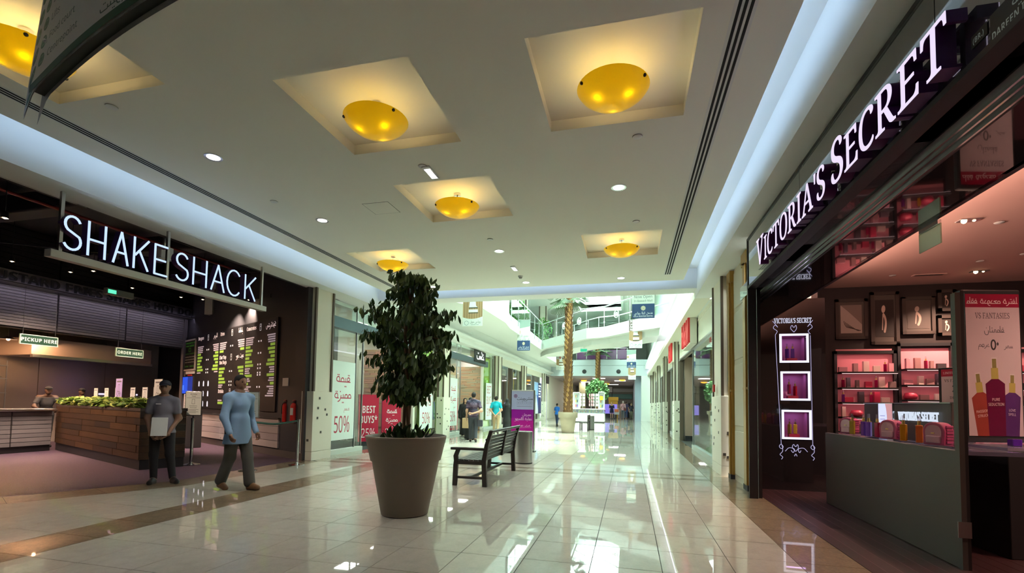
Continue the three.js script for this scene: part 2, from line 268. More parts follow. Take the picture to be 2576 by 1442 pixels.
// ---------- upper walls, galleries, bridge, roof ----------
{
  struct('wall_left', merge([bx(-7.75, -7.25, 4.1, 4.96, 12.75, 45)]), M.atrium, 'white panelled band above the left shopfronts in the atrium', 'wall');
  struct('trim_4', bx(-7.3, -7.0, 4.3, 4.42, 12.75, 45), M.atrium, 'slim white ledge along the left band', 'ledge');
  const outline = [[-13, 12.76], [-6.5, 12.76], [-6.3, 15.2], [-5.35, 17], [-5.3, 20.2], [-5.5, 21.8], [-5.62, 31], [-6.1, 33.5], [-6.1, 45], [-13, 45]];
  struct('floor_gallery', prism(outline, 4.96, 5.6), M.atrium, 'white upper gallery floor on the left of the atrium', 'gallery');
  struct('wall_parapet', prism([[-6.52, 12.76], [-6.32, 15.2], [-5.37, 17], [-5.32, 20.2], [-5.5, 21.6], [-5.62, 21.6], [-5.46, 20.16], [-5.5, 17.07], [-6.44, 15.25], [-6.66, 12.76]].reverse(), 5.6, 6.75), M.atrium, 'solid white parapet of the upper gallery', 'parapet');
  struct('wall_upper_left', bx(-13.2, -12.9, 4.1, 10.2, 12.3, 62), M.atrium, 'white back wall of the upper gallery', 'wall');
  struct('wall_right', merge([bx(1.95, 2.25, 4.1, 10.2, 12.75, 62), bx(1.05, 2.3, 0, 4.1, 44.85, 46.2)]), M.atrium, 'white wall above the right shopfronts in the atrium', 'wall');
  struct('trim_5', bx(1.35, 1.95, 4.72, 4.95, 12.75, 45), M.atrium, 'white ledge along the right atrium wall', 'ledge');
  struct('trim_6', bx(1.58, 1.95, 4.1, 4.3, 12.6, 45), M.cream, 'cream soffit strip over the right shopfronts in the atrium', 'soffit');
  single('ledge_led_strip', bx(1.56, 1.6, 4.31, 4.36, 12.8, 44.9), glow([0.86, 0.88, 1], 2.2), 'bright strip light under the right atrium ledge', 'light');
  const ll = new THREE.RectAreaLight(C(0.86, 0.9, 1), 8, 32, 0.05); ll.position.set(1.55, 4.38, -29); ll.lookAt(1.9, 4.7, -29); scene.add(ll);
  // bridge
  const E0 = [[-5.62, 31], [-3.2, 27.45], [-2.3, 26.27], [-1.32, 25.87], [0.02, 24.1], [1.95, 22.4]], E1 = [[1.95, 25.4], [0.9, 26.6], [-0.6, 28.5], [-1.8, 29], [-2.5, 29.8], [-4.6, 33.2], [-6.1, 33.4]];
  struct('floor_bridge', prism([...E0, ...E1], 5.02, 5.6), M.atrium, 'white footbridge crossing the atrium at the upper level', 'bridge');
  struct('trim_7', prism([...E0.map(([x, d]) => [x + .25, d + .35]), ...E1.map(([x, d]) => [x, d - .3])], 4.72, 5.02), M.atrium, 'lower white soffit of the footbridge', 'soffit');
  // glass balustrades
  const railM = M.steel, glassM = M.glass;
  function balustrade(pts, label, every, emblem, tint) {
    const o = thing('glass_balustrade', label, 'balustrade', [pts[0][0], 5.6, pts[0][1]]), P = ([x, d], y) => new THREE.Vector3(x - pts[0][0], y, -(d - pts[0][1]));
    for (let i = 0; i + 1 < pts.length; i++) {
      const a = pts[i], b = pts[i + 1], L = Math.hypot(b[0] - a[0], b[1] - a[1]), n = Math.max(1, Math.round(L / every));
      part('handrail', bar(P(a, 1.08), P(b, 1.08), 0.03), railM, o);
      for (let k = 0; k < n; k++) {
        const q = (t) => [a[0] + (b[0] - a[0]) * t, a[1] + (b[1] - a[1]) * t], p0 = q(k / n), p1 = q((k + 1) / n);
        const post = part('post', plank(P(p0, -0.3), P(p0, 1.06), 0.06, 0.03), railM, o); part('clamp', bx(-.04, .04, -.02, .02, -.04, .04).translate(...P(p0, .25).toArray()), railM, o);
        const g0 = q((k + .05) / n), g1 = q((k + .95) / n), l = Math.hypot(g1[0] - g0[0], g1[1] - g0[1]);
        const pane = part('glass_pane', new THREE.BoxGeometry(l, 0.86, 0.012), tint || glassM, o); pane.position.copy(P(g0, .5).add(P(g1, .5)).multiplyScalar(.5)); pane.rotation.y = Math.atan2(g1[1] - g0[1], g1[0] - g0[0]);
        if (emblem && (i + k) % 2 === 1) {
          const ring = part('emblem', merge([new THREE.TorusGeometry(.19, .022, 6, 28), new THREE.TorusGeometry(.07, .03, 6, 16)]), M.signwhite, o, 'white round emblem on the glass'); ring.position.copy(pane.position); ring.rotation.y = pane.rotation.y; ring.translateZ(.02);
        }
      }
    }
    part('post', plank(P(pts.at(-1), -0.3), P(pts.at(-1), 1.06), 0.06, 0.03), railM, o);
    return o;
  }
  balustrade([[-5.42, 21.7], [-5.56, 31]], 'glass balustrade with steel posts along the left upper gallery', 1.5, false);
  balustrade(E0, 'glass balustrade with round white emblems along the near side of the footbridge', 1.9, true);
  balustrade([...E1].slice(0, 6).reverse(), 'glass balustrade along the far side of the footbridge', 2.2, false);
  // roof with barrel skylight
  struct('roof', merge([bx(-13.2, -4.2, 10, 10.3, 12.3, 62), bx(-0.7, 2.25, 10, 10.3, 12.3, 62), bx(-4.2, -0.7, 10, 10.3, 12.3, 13.3), bx(-4.2, -0.7, 10, 10.3, 42.5, 62)]), M.atrium, 'white upper ceiling around the skylight', 'roof');
  struct('trim_8', merge([bx(-4.4, -4.2, 9.7, 10.9, 13.1, 42.7), bx(-0.7, -0.5, 9.7, 10.9, 13.1, 42.7), bx(-4.4, -0.5, 9.7, 10.9, 13.1, 13.3), bx(-4.4, -0.5, 9.7, 10.9, 42.5, 42.7)]), M.atrium, 'white upstand framing the skylight', 'curb');
  const sky = struct('window_1', null, null, 'barrel vaulted glass skylight with white ribs over the atrium', 'skylight');
  const arc = (r, t, z) => new THREE.Vector3(-2.45 + Math.cos(t) * 1.85, 10.9 + Math.sin(t) * 1.25, -z);
  for (let k = 0; k <= 18; k++) part('rib', tube(Array.from({ length: 13 }, (_, i) => arc(0, Math.PI * i / 12, 13.3 + k * 1.6222)), 0.045, 24, 6), M.signwhite, sky);
  for (const t of [0.02, 0.2, 0.4, 0.6, 0.8, 0.98]) part('purlin', bar(arc(0, Math.PI * t, 13.3), arc(0, Math.PI * t, 42.5), 0.035), M.signwhite, sky);
  const roofGlass = phys([0.88, 1, 0.95], 0.02, { transmission: 1, thickness: 0 });
  const paneG = []; for (let i = 0; i < 5; i++) { const a = arc(0, Math.PI * i / 5, 0), b = arc(0, Math.PI * (i + 1) / 5, 0), m = a.clone().add(b).multiplyScalar(.5), l = a.distanceTo(b); paneG.push([new THREE.BoxGeometry(l, .012, 1.6), m, Math.atan2(b.y - a.y, b.x - a.x)]); }
  for (let k = 0; k < 18; k++) for (const [g, m, r] of paneG) { const p = part('pane', g, roofGlass, sky); p.position.set(m.x, m.y, -(14.11 + k * 1.6222)); p.rotation.z = r; }
  struct('wall_left_end', bx(-13.2, -7.6, 4.9, 10.2, 12.3, 12.76), M.atrium, 'white wall above the low ceiling, left end', 'wall');
  struct('wall_right_end', bx(1.9, 2.25, 4.9, 10.2, 12.3, 12.76), M.atrium, 'white wall above the low ceiling, right end', 'wall');
  // upper gallery columns and bits
  for (const [d, l] of [[20, 'behind the parapet'], [26.1, 'left of the bridge'], [33, 'nearest to the bridge end'], [41.3, 'middle of the row'], [49, 'farthest']]) {
    const o = thing('upper_column', 'tall cream column with dark edge strips on the upper gallery, ' + l, 'column', [-7.4, 5.6, d]);
    part('shaft', bx(-.3, .3, 0, 4.4, -.3, .3), M.cream, o);
    for (const s of [-1, 1]) part('edge_strip', bx(.24 * s, .33 * s, 0, 4.4, -.34, -.26), M.bronze, o);
  }
  for (const [x, d, n, l] of [[-7.0, 29.6, 46, 'on the upper gallery between two columns'], [-6.6, 36.5, 34, 'on the upper gallery behind the footbridge']]) {
    const o = thing('potted_shrub', 'green leafy potted shrub ' + l, 'plant', [x, 5.6, d]);
    part('pot', lathe([[0.001, 0], [.26, 0], [.36, .55], [.33, .55], [.3, .45], [.001, .45]], 20), mat([.35, .3, .22], .6), o);
    part('stem', bar(new THREE.Vector3(0, .4, 0), new THREE.Vector3(0, 1.3, 0), .03, .02), mat([.12, .08, .04], .8), o);
    const lg = []; for (let k = 0; k < n * 9; k++) { const a = rr(0, 6.283), b = Math.acos(rr(-1, 1)), r = rr(.45, .8), g = new THREE.PlaneGeometry(.1, .2); g.rotateX(rr(-1.4, 1.4)).rotateY(rr(0, 6.28)).translate(Math.cos(a) * Math.sin(b) * r, 1.6 + Math.cos(b) * r * 1.15, Math.sin(a) * Math.sin(b) * r); lg.push(g); }
    part('foliage', merge(lg), mat([.09, .25, .05], .6, { side: THREE.DoubleSide }), o).userData.kind = 'stuff';
  }
  // far end of the atrium
  const far = struct('wall_far', null, null, 'pale wall at the far end of the atrium above the farther mall', 'wall');
  part('panel', bx(-7.3, 2, 4.1, 5.05, 45, 45.3), mat([.5, .56, .58], .6), far); part('panel', bx(-7.3, 2, 5.07, 5.6, 45, 45.3), mat([.5, .56, .58], .6), far);
  for (const x of [-4.1, -0.98]) single('wall_speaker', merge([cyl(.2, .2, 0, .03).rotateX(Math.PI / 2)]), M.black, 'round black opening in the pale far wall, the ' + (x < -2 ? 'left' : 'right') + ' one', 'speaker', [x, 4.5, 44.98]);
  balustrade([[-4.85, 45.12], [-0.2, 45.12]], 'purple glass balustrade with steel clamps on the far upper level', 0.93, false, phys([0.1, 0.03, 0.11], 0.12, {}));
  struct('floor_upper_far', bx(-13, 2.2, 5.3, 5.6, 45.3, 62), M.cream, 'upper level floor beyond the far wall', 'floor');
  struct('wall_far_upper', bx(-13, 2.2, 5.6, 10.2, 58, 58.3), mat([.5, .52, .5], .7), 'dim back wall of the far upper level', 'wall');
  const pp = single('purple_fin', rbx(-.28, .28, 0, 1.6, -.1, .1, .08), mat([.14, .03, .13], .4), 'purple rounded fin sign standing at the right of the far balustrade', 'sign', [-0.6, 5.6, 46]);
  for (const [x0, x1, y0, y1, c, l] of [[-4.2, -1.2, 6.6, 7.4, [.7, .72, .7], 'pale shop band on the far upper level'], [-2.6, -0.9, 7.5, 8.3, [.16, .15, .13], 'dark shop sign board on the far upper level']]) single('shop_band', rbx(x0, x1, y0, y1, 57.7, 58.0, .02), mat(c, .5), l, 'sign');
  // farther mall under the far wall
  struct('ceiling_far', merge([bx(-7.6, 2.1, 4.1, 4.3, 45.3, 70)]), mat([.55, .5, .5], .9), 'lower ceiling of the farther mall', 'ceiling');
  struct('wall_far_left', bx(-7.9, -7.5, 0, 4.2, 45, 72), M.cream, 'left wall of the farther mall', 'wall');
  struct('wall_far_right', bx(0.5, 1.1, 0, 4.1, 46, 72), mat([.3, .36, .43], .6), 'pale blue wall at the right of the farther mall', 'wall');
  struct('wall_far_end', bx(-8, 2.2, -.1, 4.3, 70, 70.3), mat([.42, .4, .34], .7), 'end wall of the farther mall', 'wall');
  const bl = lathe([[0.001, 0], [.22, .03], [.33, .15], [.31, .15], [.001, .04]], 20), amb = glow([1, .5, .05], 1.1, 0x402000);
  for (const [x, d, l] of [[-4.6, 50, 'left'], [-3.4, 53, 'middle'], [-0.7, 49, 'right'], [-2.6, 58, 'rear']]) { const o = thing('bowl_lamp', 'small amber bowl lamp of the farther mall, ' + l + ' one', 'lamp', [x, 3.8, d]); part('bowl', bl, amb, o); part('rod', cyl(.01, .01, .05, .3), M.chrome, o); }
  for (const [x, d] of [[-3, 49], [-1, 54], [-5, 57], [-2, 64]]) { const s = new THREE.RectAreaLight(C(1, .97, .9), 6, 1.2, 1.2); s.position.set(x, 4.06, -d); s.lookAt(x, 0, -d); scene.add(s); single('ceiling_panel_light', bx(-.6, .6, 0, .03, -.6, .6), glow([1, .97, .9], 1), 'square ceiling light of the farther mall, ' + (d < 50 ? 'nearest' : d < 55 ? 'second' : d < 60 ? 'third' : 'farthest') + ' one', 'light', [x, 4.07, d]); }
}
// ---------- generic shop boxes behind the fronts ----------
function shopBox(n, xa, xb, d0, d1, h, wall, label, light = 5, rear) {
  const L = Math.min(xa, xb), R = Math.max(xa, xb), back = Math.abs(xa) > Math.abs(xb) ? xa : xb, s = back === L ? -1 : 1;
  const o = struct('wall_shop_' + n, null, null, 'inside walls and ceiling of ' + label, 'wall');
  part('back_wall', bx(back, back + .2 * s, 0, h, d0, d1), rear || wall, o); part('side_wall', bx(L, R, 0, h, d0 - .12, d0), wall, o); part('side_wall', bx(L, R, 0, h, d1, d1 + .12), wall, o);
  part('ceiling', bx(L, R, h, h + .15, d0 - .12, d1 + .12), M.white, o);
  const cx = (L + R) / 2;
  for (let d = d0 + 1.3; d < d1; d += 2.6) { const k = new THREE.RectAreaLight(C(1, .96, .88), light, .6, .6); k.position.set(cx, h - .03, -d); k.lookAt(cx, 0, -d); scene.add(k); part('light_panel', bx(cx - .3, cx + .3, h - .02, h - .005, d - .3, d + .3), glow([1, .96, .88], 1.2), o); }
  return o;
}
// ---------- left shops beyond the first column ----------
{
  const grey = mat([.5, .49, .46], .8), lime = mat([.5, .64, .05], .5), pink = mat([.3, .06, .14], .6), steelBlue = mat([.1, .14, .17], .35, { metalness: .6 });
  { const o = struct('wall_shop_clothing', null, null, 'inside walls and ceiling of the clothing shop on the left', 'wall');
    part('back_wall', bx(-10.6, -10.4, 0, 4, 11.35, 25.9), grey, o); part('side_wall', bx(-10.6, -7.6, 0, 4, 25.9, 26.05), grey, o); part('ceiling', prism([[-7.6, 10.05], [-10.6, 11.5], [-10.6, 26], [-7.6, 26]].reverse(), 4.0, 4.1), M.white, o);
    for (let d = 11.9; d < 25.5; d += 2.2) { const k = new THREE.RectAreaLight(C(1, .96, .88), 14, .6, .6); k.position.set(-8.9, 3.97, -d); k.lookAt(-8.9, 0, -d); scene.add(k); part('light_panel', bx(-9.2, -8.6, 3.98, 3.995, d - .3, d + .3), glow([1, .96, .88], 1.2), o); } }
  shopBox('perfume', -12.5, -7.6, 27, 32.8, 4.0, mat([.35, .3, .26], .8), 'the third left shop', 7);
  shopBox('toys', -12.5, -7.6, 33.9, 41.1, 4.0, mat([.45, .44, .42], .8), 'the fourth left shop', 7);
  const stoneM = mat([.52, .4, .24], .85);
  const text50 = canvasTex(512, 960, (g, w, h) => { g.fillStyle = '#e3f0ea'; g.fillRect(0, 0, w, h); arabic(g, 'قيمة', w / 2, 250, 105, .13, '#b3304a'); arabic(g, 'مميزة', w / 2, 450, 100, .13); arabic(g, 'خصم', w * .68, 600, 42, .1); g.fillStyle = '#b3304a'; g.save(); g.translate(w / 2, 870); g.scale(.62, 1); g.font = '280px sans-serif'; g.textAlign = 'center'; g.fillText('50%', 0, 0); g.restore(); });
  const textBB = canvasTex(512, 960, (g, w, h) => { g.fillStyle = '#e3f0ea'; g.fillRect(0, 0, w, h); g.fillStyle = '#b3304a'; g.textAlign = 'center'; g.save(); g.translate(w / 2, 0); g.scale(.62, 1); g.font = '270px sans-serif'; g.fillText('BEST', 0, 270); g.fillText('BUYS', 0, 545); g.fillText('50%', 0, 860); g.restore(); });
  const redA = canvasTex(512, 1066, (g, w, h) => { g.fillStyle = '#c4093c'; g.fillRect(0, 0, w, h); g.fillStyle = '#f3e3e4'; g.textAlign = 'center'; g.save(); g.translate(w / 2, 0); g.scale(.66, 1); g.font = 'bold 230px sans-serif'; g.fillText('BEST', 0, 420); g.fillText('BUYS*', 0, 650, 700); g.font = '290px sans-serif'; g.fillText('25%', 0, 980); g.restore(); });
  const redB = canvasTex(512, 1066, (g, w, h) => { g.fillStyle = '#c4093c'; g.fillRect(0, 0, w, h); arabic(g, 'قيمة', w / 2, 430, 98, .17, '#f3e3e4'); arabic(g, 'مميزة', w / 2, 640, 92, .17); arabic(g, 'خصم', w * .65, 760, 44, .13); g.save(); g.translate(w / 2, 1000); g.scale(.66, 1); g.font = '270px sans-serif'; g.textAlign = 'center'; g.fillText('25%', 0, 0); g.restore(); });
  function banner(name, label, tex, x, d0, d1, y0, y1, back) {      // hangs along the mall, print turned to it
    const w = d1 - d0, o = thing(name, label, 'banner', [x, y0, (d0 + d1) / 2], Math.PI / 2);
    part('board', bx(-w / 2, w / 2, 0, y1 - y0, 0, .015), back || M.paper, o); part('print', plane(w, y1 - y0).translate(0, (y1 - y0) / 2, .003), print(tex), o); return o;
  }
  const clothing = [
    { d: 10.5, door: [12.35, 15.8], s: ['nearer', 'first'] }, { d: 18.6, door: [20.6, 24.1], s: ['farther', 'second'] }];
  clothing.forEach(({ d, door, s }, i) => {
    const end = i ? 26.1 : 17.85;
    const o = struct('window_' + (i + 2), null, null, s[1] + ' glazed front of the left clothing shop', 'shop window');
    for (const [a, b] of [[d, d + 1.5], [d + 1.5, door[0]], [door[1] + .1, end - .02]]) { part('pane', bx(-7.52, -7.508, .12, 4.05, a + .02, b - .02), M.glass, o); part('mullion', bx(-7.53, -7.49, .12, 4.05, b - .02, b + .01), M.steel, o); }
    part('sill', bx(-7.6, -7.44, 0, .12, d, door[0]), mat([.6, .66, .6], .4), o); part('sill', bx(-7.6, -7.44, 0, .12, door[1], end), mat([.6, .66, .6], .4), o);
    part('transom', bx(-7.62, -7.42, 3.33, 3.62, d, door[1] + .6), steelBlue, o); part('pane', bx(-7.52, -7.508, 3.62, 4.05, door[0], door[1]), M.glass, o);
    // split-stone return wall of the doorway
    const st = struct('wall_stone_' + (i + 1), null, null, 'split beige stone wall at the side of the ' + s[1] + ' clothing shop door', 'wall'), stones = [];
    part('core', bx(-9.6, -7.62, 0, 3.33, door[1] + .12, door[1] + .5), stoneM, st);
    const variants = [0, 1, 2].map(() => mat([rr(.46, .62), rr(.35, .45), rr(.2, .28)], .9)), lists = [[], [], []];
    for (let r = 0; r < 42; r++) { let x = -9.6 + rr(-.3, 0); while (x < -7.62) { const l = rr(.25, .7), a = Math.max(x, -9.6), b = Math.min(x + l, -7.62); if (b - a > .03) lists[Math.floor(rnd() * 3)].push(bx(a + .003, b - .003, r * .0793 + .003, r * .0793 + .076, door[1] + .12, door[1] + .12 - rr(.01, .05))); x += l; } }
    lists.forEach((l, k) => { part('stone_strip', merge(l), variants[k], st).userData.kind = 'stuff'; });
    part('edge', bx(-7.64, -7.52, 0, 3.33, door[1] - .04, door[1] + .1), mat([.72, .74, .62], .6), st);
    struct('trim_' + (9 + i), bx(-7.9, -7.7, 0, 3.9, door[1] + .55, end - .05), lime, 'lime green panel inside the ' + s[1] + ' clothing shop window', 'panel');
    const t = thing('shop_sign', 'white Arabic letter sign on the dark transom of the ' + s[1] + ' clothing shop front', 'sign', [-7.4, 3.55, door[1] - .9], Math.PI / 2);
    part('plate', bx(-.95, .95, -.1, .5, 0, .02), M.black, t);
    const nt = canvasTex(512, 156, (g, w, h) => { g.fillStyle = '#0a0b0c'; g.fillRect(0, 0, w, h); arabic(g, 'نكست', w / 2, 104, 92, .17, '#ffffff'); }); part('lettering', plane(1.85, .56).translate(0, .2, .004), print(nt, { emissive: C(.8, .82, .85), emissiveMap: nt }), t);
  });
  banner('sale_banner', 'white Arabic 50% sale banner in the nearest left shop window', text50, -7.44, 10.73, 11.86, .37, 2.46);
  banner('sale_banner', 'white BEST BUYS banner behind the ficus in the left shop window', textBB, -7.46, 16.2, 17.36, .4, 2.42);
  banner('sale_banner', 'white Arabic sale banner partly hidden by the second left column', text50, -7.44, 19.06, 20.05, .4, 2.47);
  banner('sale_banner', 'white BEST BUYS banner in the farther lime-green window', textBB, -7.46, 24.5, 25.6, .5, 2.5);
  function standee(label, tex, x, d, turn) { const o = thing('sale_standee', label, 'sign', [x, 0, d], turn); part('panel', bx(-.36, .36, .12, 1.62, 0, .05), pink, o); part('print', plane(.72, 1.5).translate(0, .87, .004), print(tex), o); part('base', bx(-.33, .33, 0, .12, -.1, .2), M.dark, o); return o; }
  standee('red BEST BUYS 25% standee inside the clothing shop doorway', redA, -8.15, 13.85, Math.PI / 2 - .5);
  standee('red Arabic 25% standee beside the BEST BUYS standee', redB, -8.0, 15.1, Math.PI / 2 - .6);
  standee('red standee in the second clothing shop doorway', redB, -8.0, 20.9, Math.PI / 2 - .5);
  struct('wall_shop_feature', bx(-10.4, -10.3, 0, 4, 11.5, 13.2), pink, 'plum feature wall at the back of the clothing shop', 'wall');
  // clothing rails inside, seen through the glass
  for (const [x, d, c] of [[-9.3, 11.9, [.25, .3, .4]], [-9.6, 14.2, [.4, .12, .16]], [-9.8, 19.6, [.3, .3, .33]], [-9.6, 22.4, [.2, .22, .26]], [-9.8, 17.2, [.35, .32, .3]]]) {
    const o = thing('clothes_rail', 'rail of hanging clothes inside the left clothing shop, ' + ({ 11.9: 'behind the first sale banner', 14.2: 'behind the red standees', 17.2: 'behind the lime green panel', 19.6: 'behind the second column', 22.4: 'inside the second doorway' })[d], 'clothes rail', [x, 0, d], Math.PI / 2);
    part('frame', merge([bar(new THREE.Vector3(-.7, 0, 0), new THREE.Vector3(-.7, 1.45, 0), .018), bar(new THREE.Vector3(.7, 0, 0), new THREE.Vector3(.7, 1.45, 0), .018), bar(new THREE.Vector3(-.7, 1.45, 0), new THREE.Vector3(.7, 1.45, 0), .018), bx(-.72, -.68, 0, .03, -.25, .25), bx(.68, .72, 0, .03, -.25, .25)]), M.steel, o);
    const cm = [0, 1, 2].map(() => mat(c.map((v) => v * rr(.5, 1.6)), .9));
    for (let k = 0; k < 11; k++) part('garment', new THREE.CylinderGeometry(.04, .2, .85, 8).scale(.25, 1, 1).translate(-.6 + k * .12, 1.0 + rr(-.04, .04), 0), cm[k % 3], o);
  }
  // farther left shops: simple glazed fronts with doorways
  const fronts = [[26.85, 33, 'third'], [33.75, 41.3, 'fourth'], [42.1, 45, 'fifth']];
  fronts.forEach(([a, b, n], i) => {
    const o = struct('window_' + (i + 4), null, null, n + ' glazed shopfront along the left', 'shop window'), m = (a + b) / 2;
    part('pane', bx(-7.52, -7.508, .12, 3.7, a, m - .7), M.glass, o); part('pane', bx(-7.52, -7.508, .12, 3.7, m + .7, b), M.glass, o); part('header', bx(-7.6, -7.48, 3.7, 4.1, a, b), M.cream, o); part('sill', merge([bx(-7.6, -7.46, 0, .12, a, m - .7), bx(-7.6, -7.46, 0, .12, m + .7, b)]), M.cream, o);
    for (const d of [m - .7, m + .7]) part('mullion', bx(-7.56, -7.47, 0, 3.7, d - .04, d + .04), M.steel, o);
  });
  const wood = mat([.16, .08, .035], .5);
  single('wood_door_panel', rbx(-.05, .05, 0, 3, -.6, .6, .01), wood, 'tall brown wooden panel in the third left shop', 'panel', [-8.2, 0, 31.6]);
  const ws = thing('hanging_shop_sign', 'brown wooden sign hanging in the third left shopfront', 'sign', [-7.9, 3.2, 29.2], Math.PI / 2);
  part('board', rbx(-1, 1, 0, .42, -.03, .03, .02), mat([.38, .25, .1], .7), ws); part('rope', merge([bar(new THREE.Vector3(-.8, .4, 0), new THREE.Vector3(-.8, .8, 0), .01), bar(new THREE.Vector3(.8, .4, 0), new THREE.Vector3(.8, .8, 0), .01)]), M.bronze, ws);
  for (const x of [-.6, -.2, .2, .6]) part('letter', new THREE.TorusGeometry(.1, .025, 6, 14).translate(x, .22, .03), wood, ws);
  single('display_box', rbx(-.3, .3, 0, 1.9, -.4, .4, .02), mat([.25, .08, .35], .5), 'purple display block in the third left shop', 'display', [-8.4, 0, 28.6]);
  single('display_box', rbx(-.04, .04, 0, 2.6, -.15, .15, .01), mat([.8, .5, .05], .5), 'yellow upright strip in the third left shop', 'display', [-7.9, 1, 32.4]);
  const poster = canvasTex(256, 512, (g, w, h) => { g.fillStyle = '#3d63b0'; g.fillRect(0, 0, w, h); g.fillStyle = '#8fb4e0'; g.fillRect(0, 0, w * .5, h * .4); g.fillStyle = '#d8dce6'; g.beginPath(); g.moveTo(20, h); g.lineTo(w * .3, h * .35); g.lineTo(w * .6, h); g.fill(); g.fillStyle = '#2a2a66'; g.fillRect(w * .55, 0, w * .45, h); g.fillStyle = '#ffffff'; for (let k = 0; k < 5; k++) g.fillRect(w * .6, 40 + k * 44, w * .33 - (k % 2) * 20, 24); });
  banner('tall_poster', 'tall blue poster in the fourth left shop window', poster, -7.46, 37.9, 41, .6, 3.2);
  single('shop_sign', rbx(-.02, .06, 0, .7, -1.2, 1.2, .02), M.black, 'black sign over the fifth left shopfront', 'sign', [-7.44, 3.3, 43.5]);
}
// ---------- burger restaurant on the left ----------
{
  const wallM = mat([.045, .045, .055], .65), charcoal = mat([.02, .019, .021], .7), slatM = mat([.17, .155, .165], .45), slatM2 = mat([.145, .135, .145], .45);
  const shell = struct('wall_restaurant', null, null, 'dark walls and black ceiling of the burger restaurant', 'wall');
  part('ceiling', bx(-18.6, -7.3, 5.7, 5.85, -6.2, 16.2), charcoal, shell); part('rear_wall', bx(-18.6, -18.4, 0, 5.8, -6.2, 16.2), charcoal, shell); part('side_wall', bx(-18.6, -7.3, 0, 5.8, -2.2, -2), charcoal, shell); part('side_wall', bx(-18.6, -10, 0, 5.8, 14.6, 14.8), charcoal, shell); part('front_wall', bx(-7.6, -7.26, 0, 4.1, -6.2, .6), M.cream, shell); part('front_upper_wall', bx(-7.6, -7.5, 4.1, 5.8, -6.2, 10.4), charcoal, shell);
  for (let k = 0; k < 5; k++) part('ceiling_duct', rbx(-17, -8.2, 5.1, 5.5, 1.5 + k * 2.6, 1.9 + k * 2.6, .05), charcoal, shell);
  part('sprinkler_pipe', bar(V(-10.5, 4.95, 0), V(-10.5, 4.95, 12), .03), mat([.25, .02, .02], .5), shell);
  // menu wall, turned to the mall
  const mw = struct('wall_menu', null, null, 'slate blue angled wall carrying the menu boards', 'wall'); mw.position.set(-15.3, 0, -13.5); mw.rotation.y = -.448;
  part('panel', bx(0, 8.77, 0, 5.75, 0, .2), wallM, mw); part('skirting', bx(0, 8.77, 0, .16, -.02, 0), M.skirt, mw);
  const wb = [0, 1, 2].map((k) => mat([.42 - k * .03, .37 - k * .03, .37 - k * .02], .75));
  const wain = thing('wainscot', 'pale whitewashed plank wainscot under the menu boards', 'panelling', [-15.3, 0, 13.5], -.448);
  for (let r = 0; r < 4; r++) for (let k = 0; k < 4; k++) part('plank', rbx(.05 + k * 1.88 + (r % 2) * .0, .05 + (k + 1) * 1.88 - .008, .2 + r * .18, .2 + (r + 1) * .18 - .006, -.045, -.005, .004), wb[(r * 2 + k * 3) % 3], wain);
  for (let k = 0; k < 4; k++) for (const y of [.25, .83]) part('bolt', new THREE.SphereGeometry(.012, 8, 6).translate(.12 + k * 1.88, y, .047), M.dark, wain);
  part('capping', bx(.03, 7.6, .92, .95, -.07, 0), M.dark, wain);
  // menu boards
  const icons = (g, x, y, s) => { g.strokeStyle = '#e8e6e2'; g.lineWidth = s * .09; g.strokeRect(x - s * .28, y - s * .5, s * .56, s); g.beginPath(); g.moveTo(x - s * .28, y - s * .15); g.lineTo(x + s * .28, y - s * .15); g.stroke(); };
  const menu = (heads, rows, bags) => canvasTex(512, 560, (g, w, h) => {
    g.fillStyle = '#0b080b'; g.fillRect(0, 0, w, h);
    let q = 7; const r = () => (q = (q * 16807) % 2147483647) / 2147483647;
    for (const [t, ar, y] of heads) { g.fillStyle = '#f1ded9'; g.font = 'bold 34px serif'; g.textAlign = 'left'; t.split('|').forEach((s, i) => g.fillText(s, 14, y + i * 36)); arabic(g, ar, w - 90, y, 25, .16, '#f1ded9'); icons(g, w / 2, y - 8, 40); }
    for (let y = 70; y < rows;) {
      if (heads.some(([, , hy]) => y > hy - 45 && y < hy + 45)) { y += 20; continue; }
      const green = r() > .55, l = 60 + r() * 90;
      g.fillStyle = green ? '#7fa43a' : '#a69a9e'; g.fillRect(12, y, l, green ? 17 : 9); g.fillRect(w - 12 - l * .9, y, l * .9, green ? 17 : 9);
      if (r() > .7) { g.fillStyle = '#e5e0de'; g.fillRect(w / 2 - 30, y, 18, 11); g.fillRect(w / 2 + 10, y, 18, 11); }
      y += green ? 24 : 14;
    }
    if (bags) for (let j = 0; j < 3; j++) for (let i = 0; i < 3; i++) { g.fillStyle = '#b9c6da'; g.beginPath(); g.arc(80 + i * 110, 372 + j * 76, 15, Math.PI, 0); g.lineTo(95 + i * 110, 398 + j * 76); g.lineTo(65 + i * 110, 398 + j * 76); g.fill(); }
  });
  const board = thing('menu_board', 'wide black menu board with white and green lettering on the slate wall', 'menu board', [-15.3, 1.1, 13.5], -.448);
  part('backing', bx(.12, 7.35, 0, 2.42, -.05, -.005), M.black, board);
  [[['Burgers', 'البرجر', 40]], [['Fries', 'بطاطا', 40], ['Flat Top|Hot Dogs', 'هوت دوج', 210], ['Drinks', 'المشروبات', 450]], [['Concretes', 'كونكريتس', 44]]].forEach((hd, i) => {
    const t = menu(hd, i === 0 ? 300 : i === 1 ? 520 : 470, i === 0);
    part('menu_panel', plane(1.9, 2.38).translate(2.5 + i * 1.92, 1.21, .053), print(t, { emissive: C(.36, .33, .34), emissiveMap: t }), board);  // printed boards lit by the spots; a faint self-glow is added to the print
  });
  const fr = thing('chalkboard', 'framed chalkboard with green lettering at the left end of the menu', 'chalkboard', [-15.3, 2.35, 13.5], -.448);
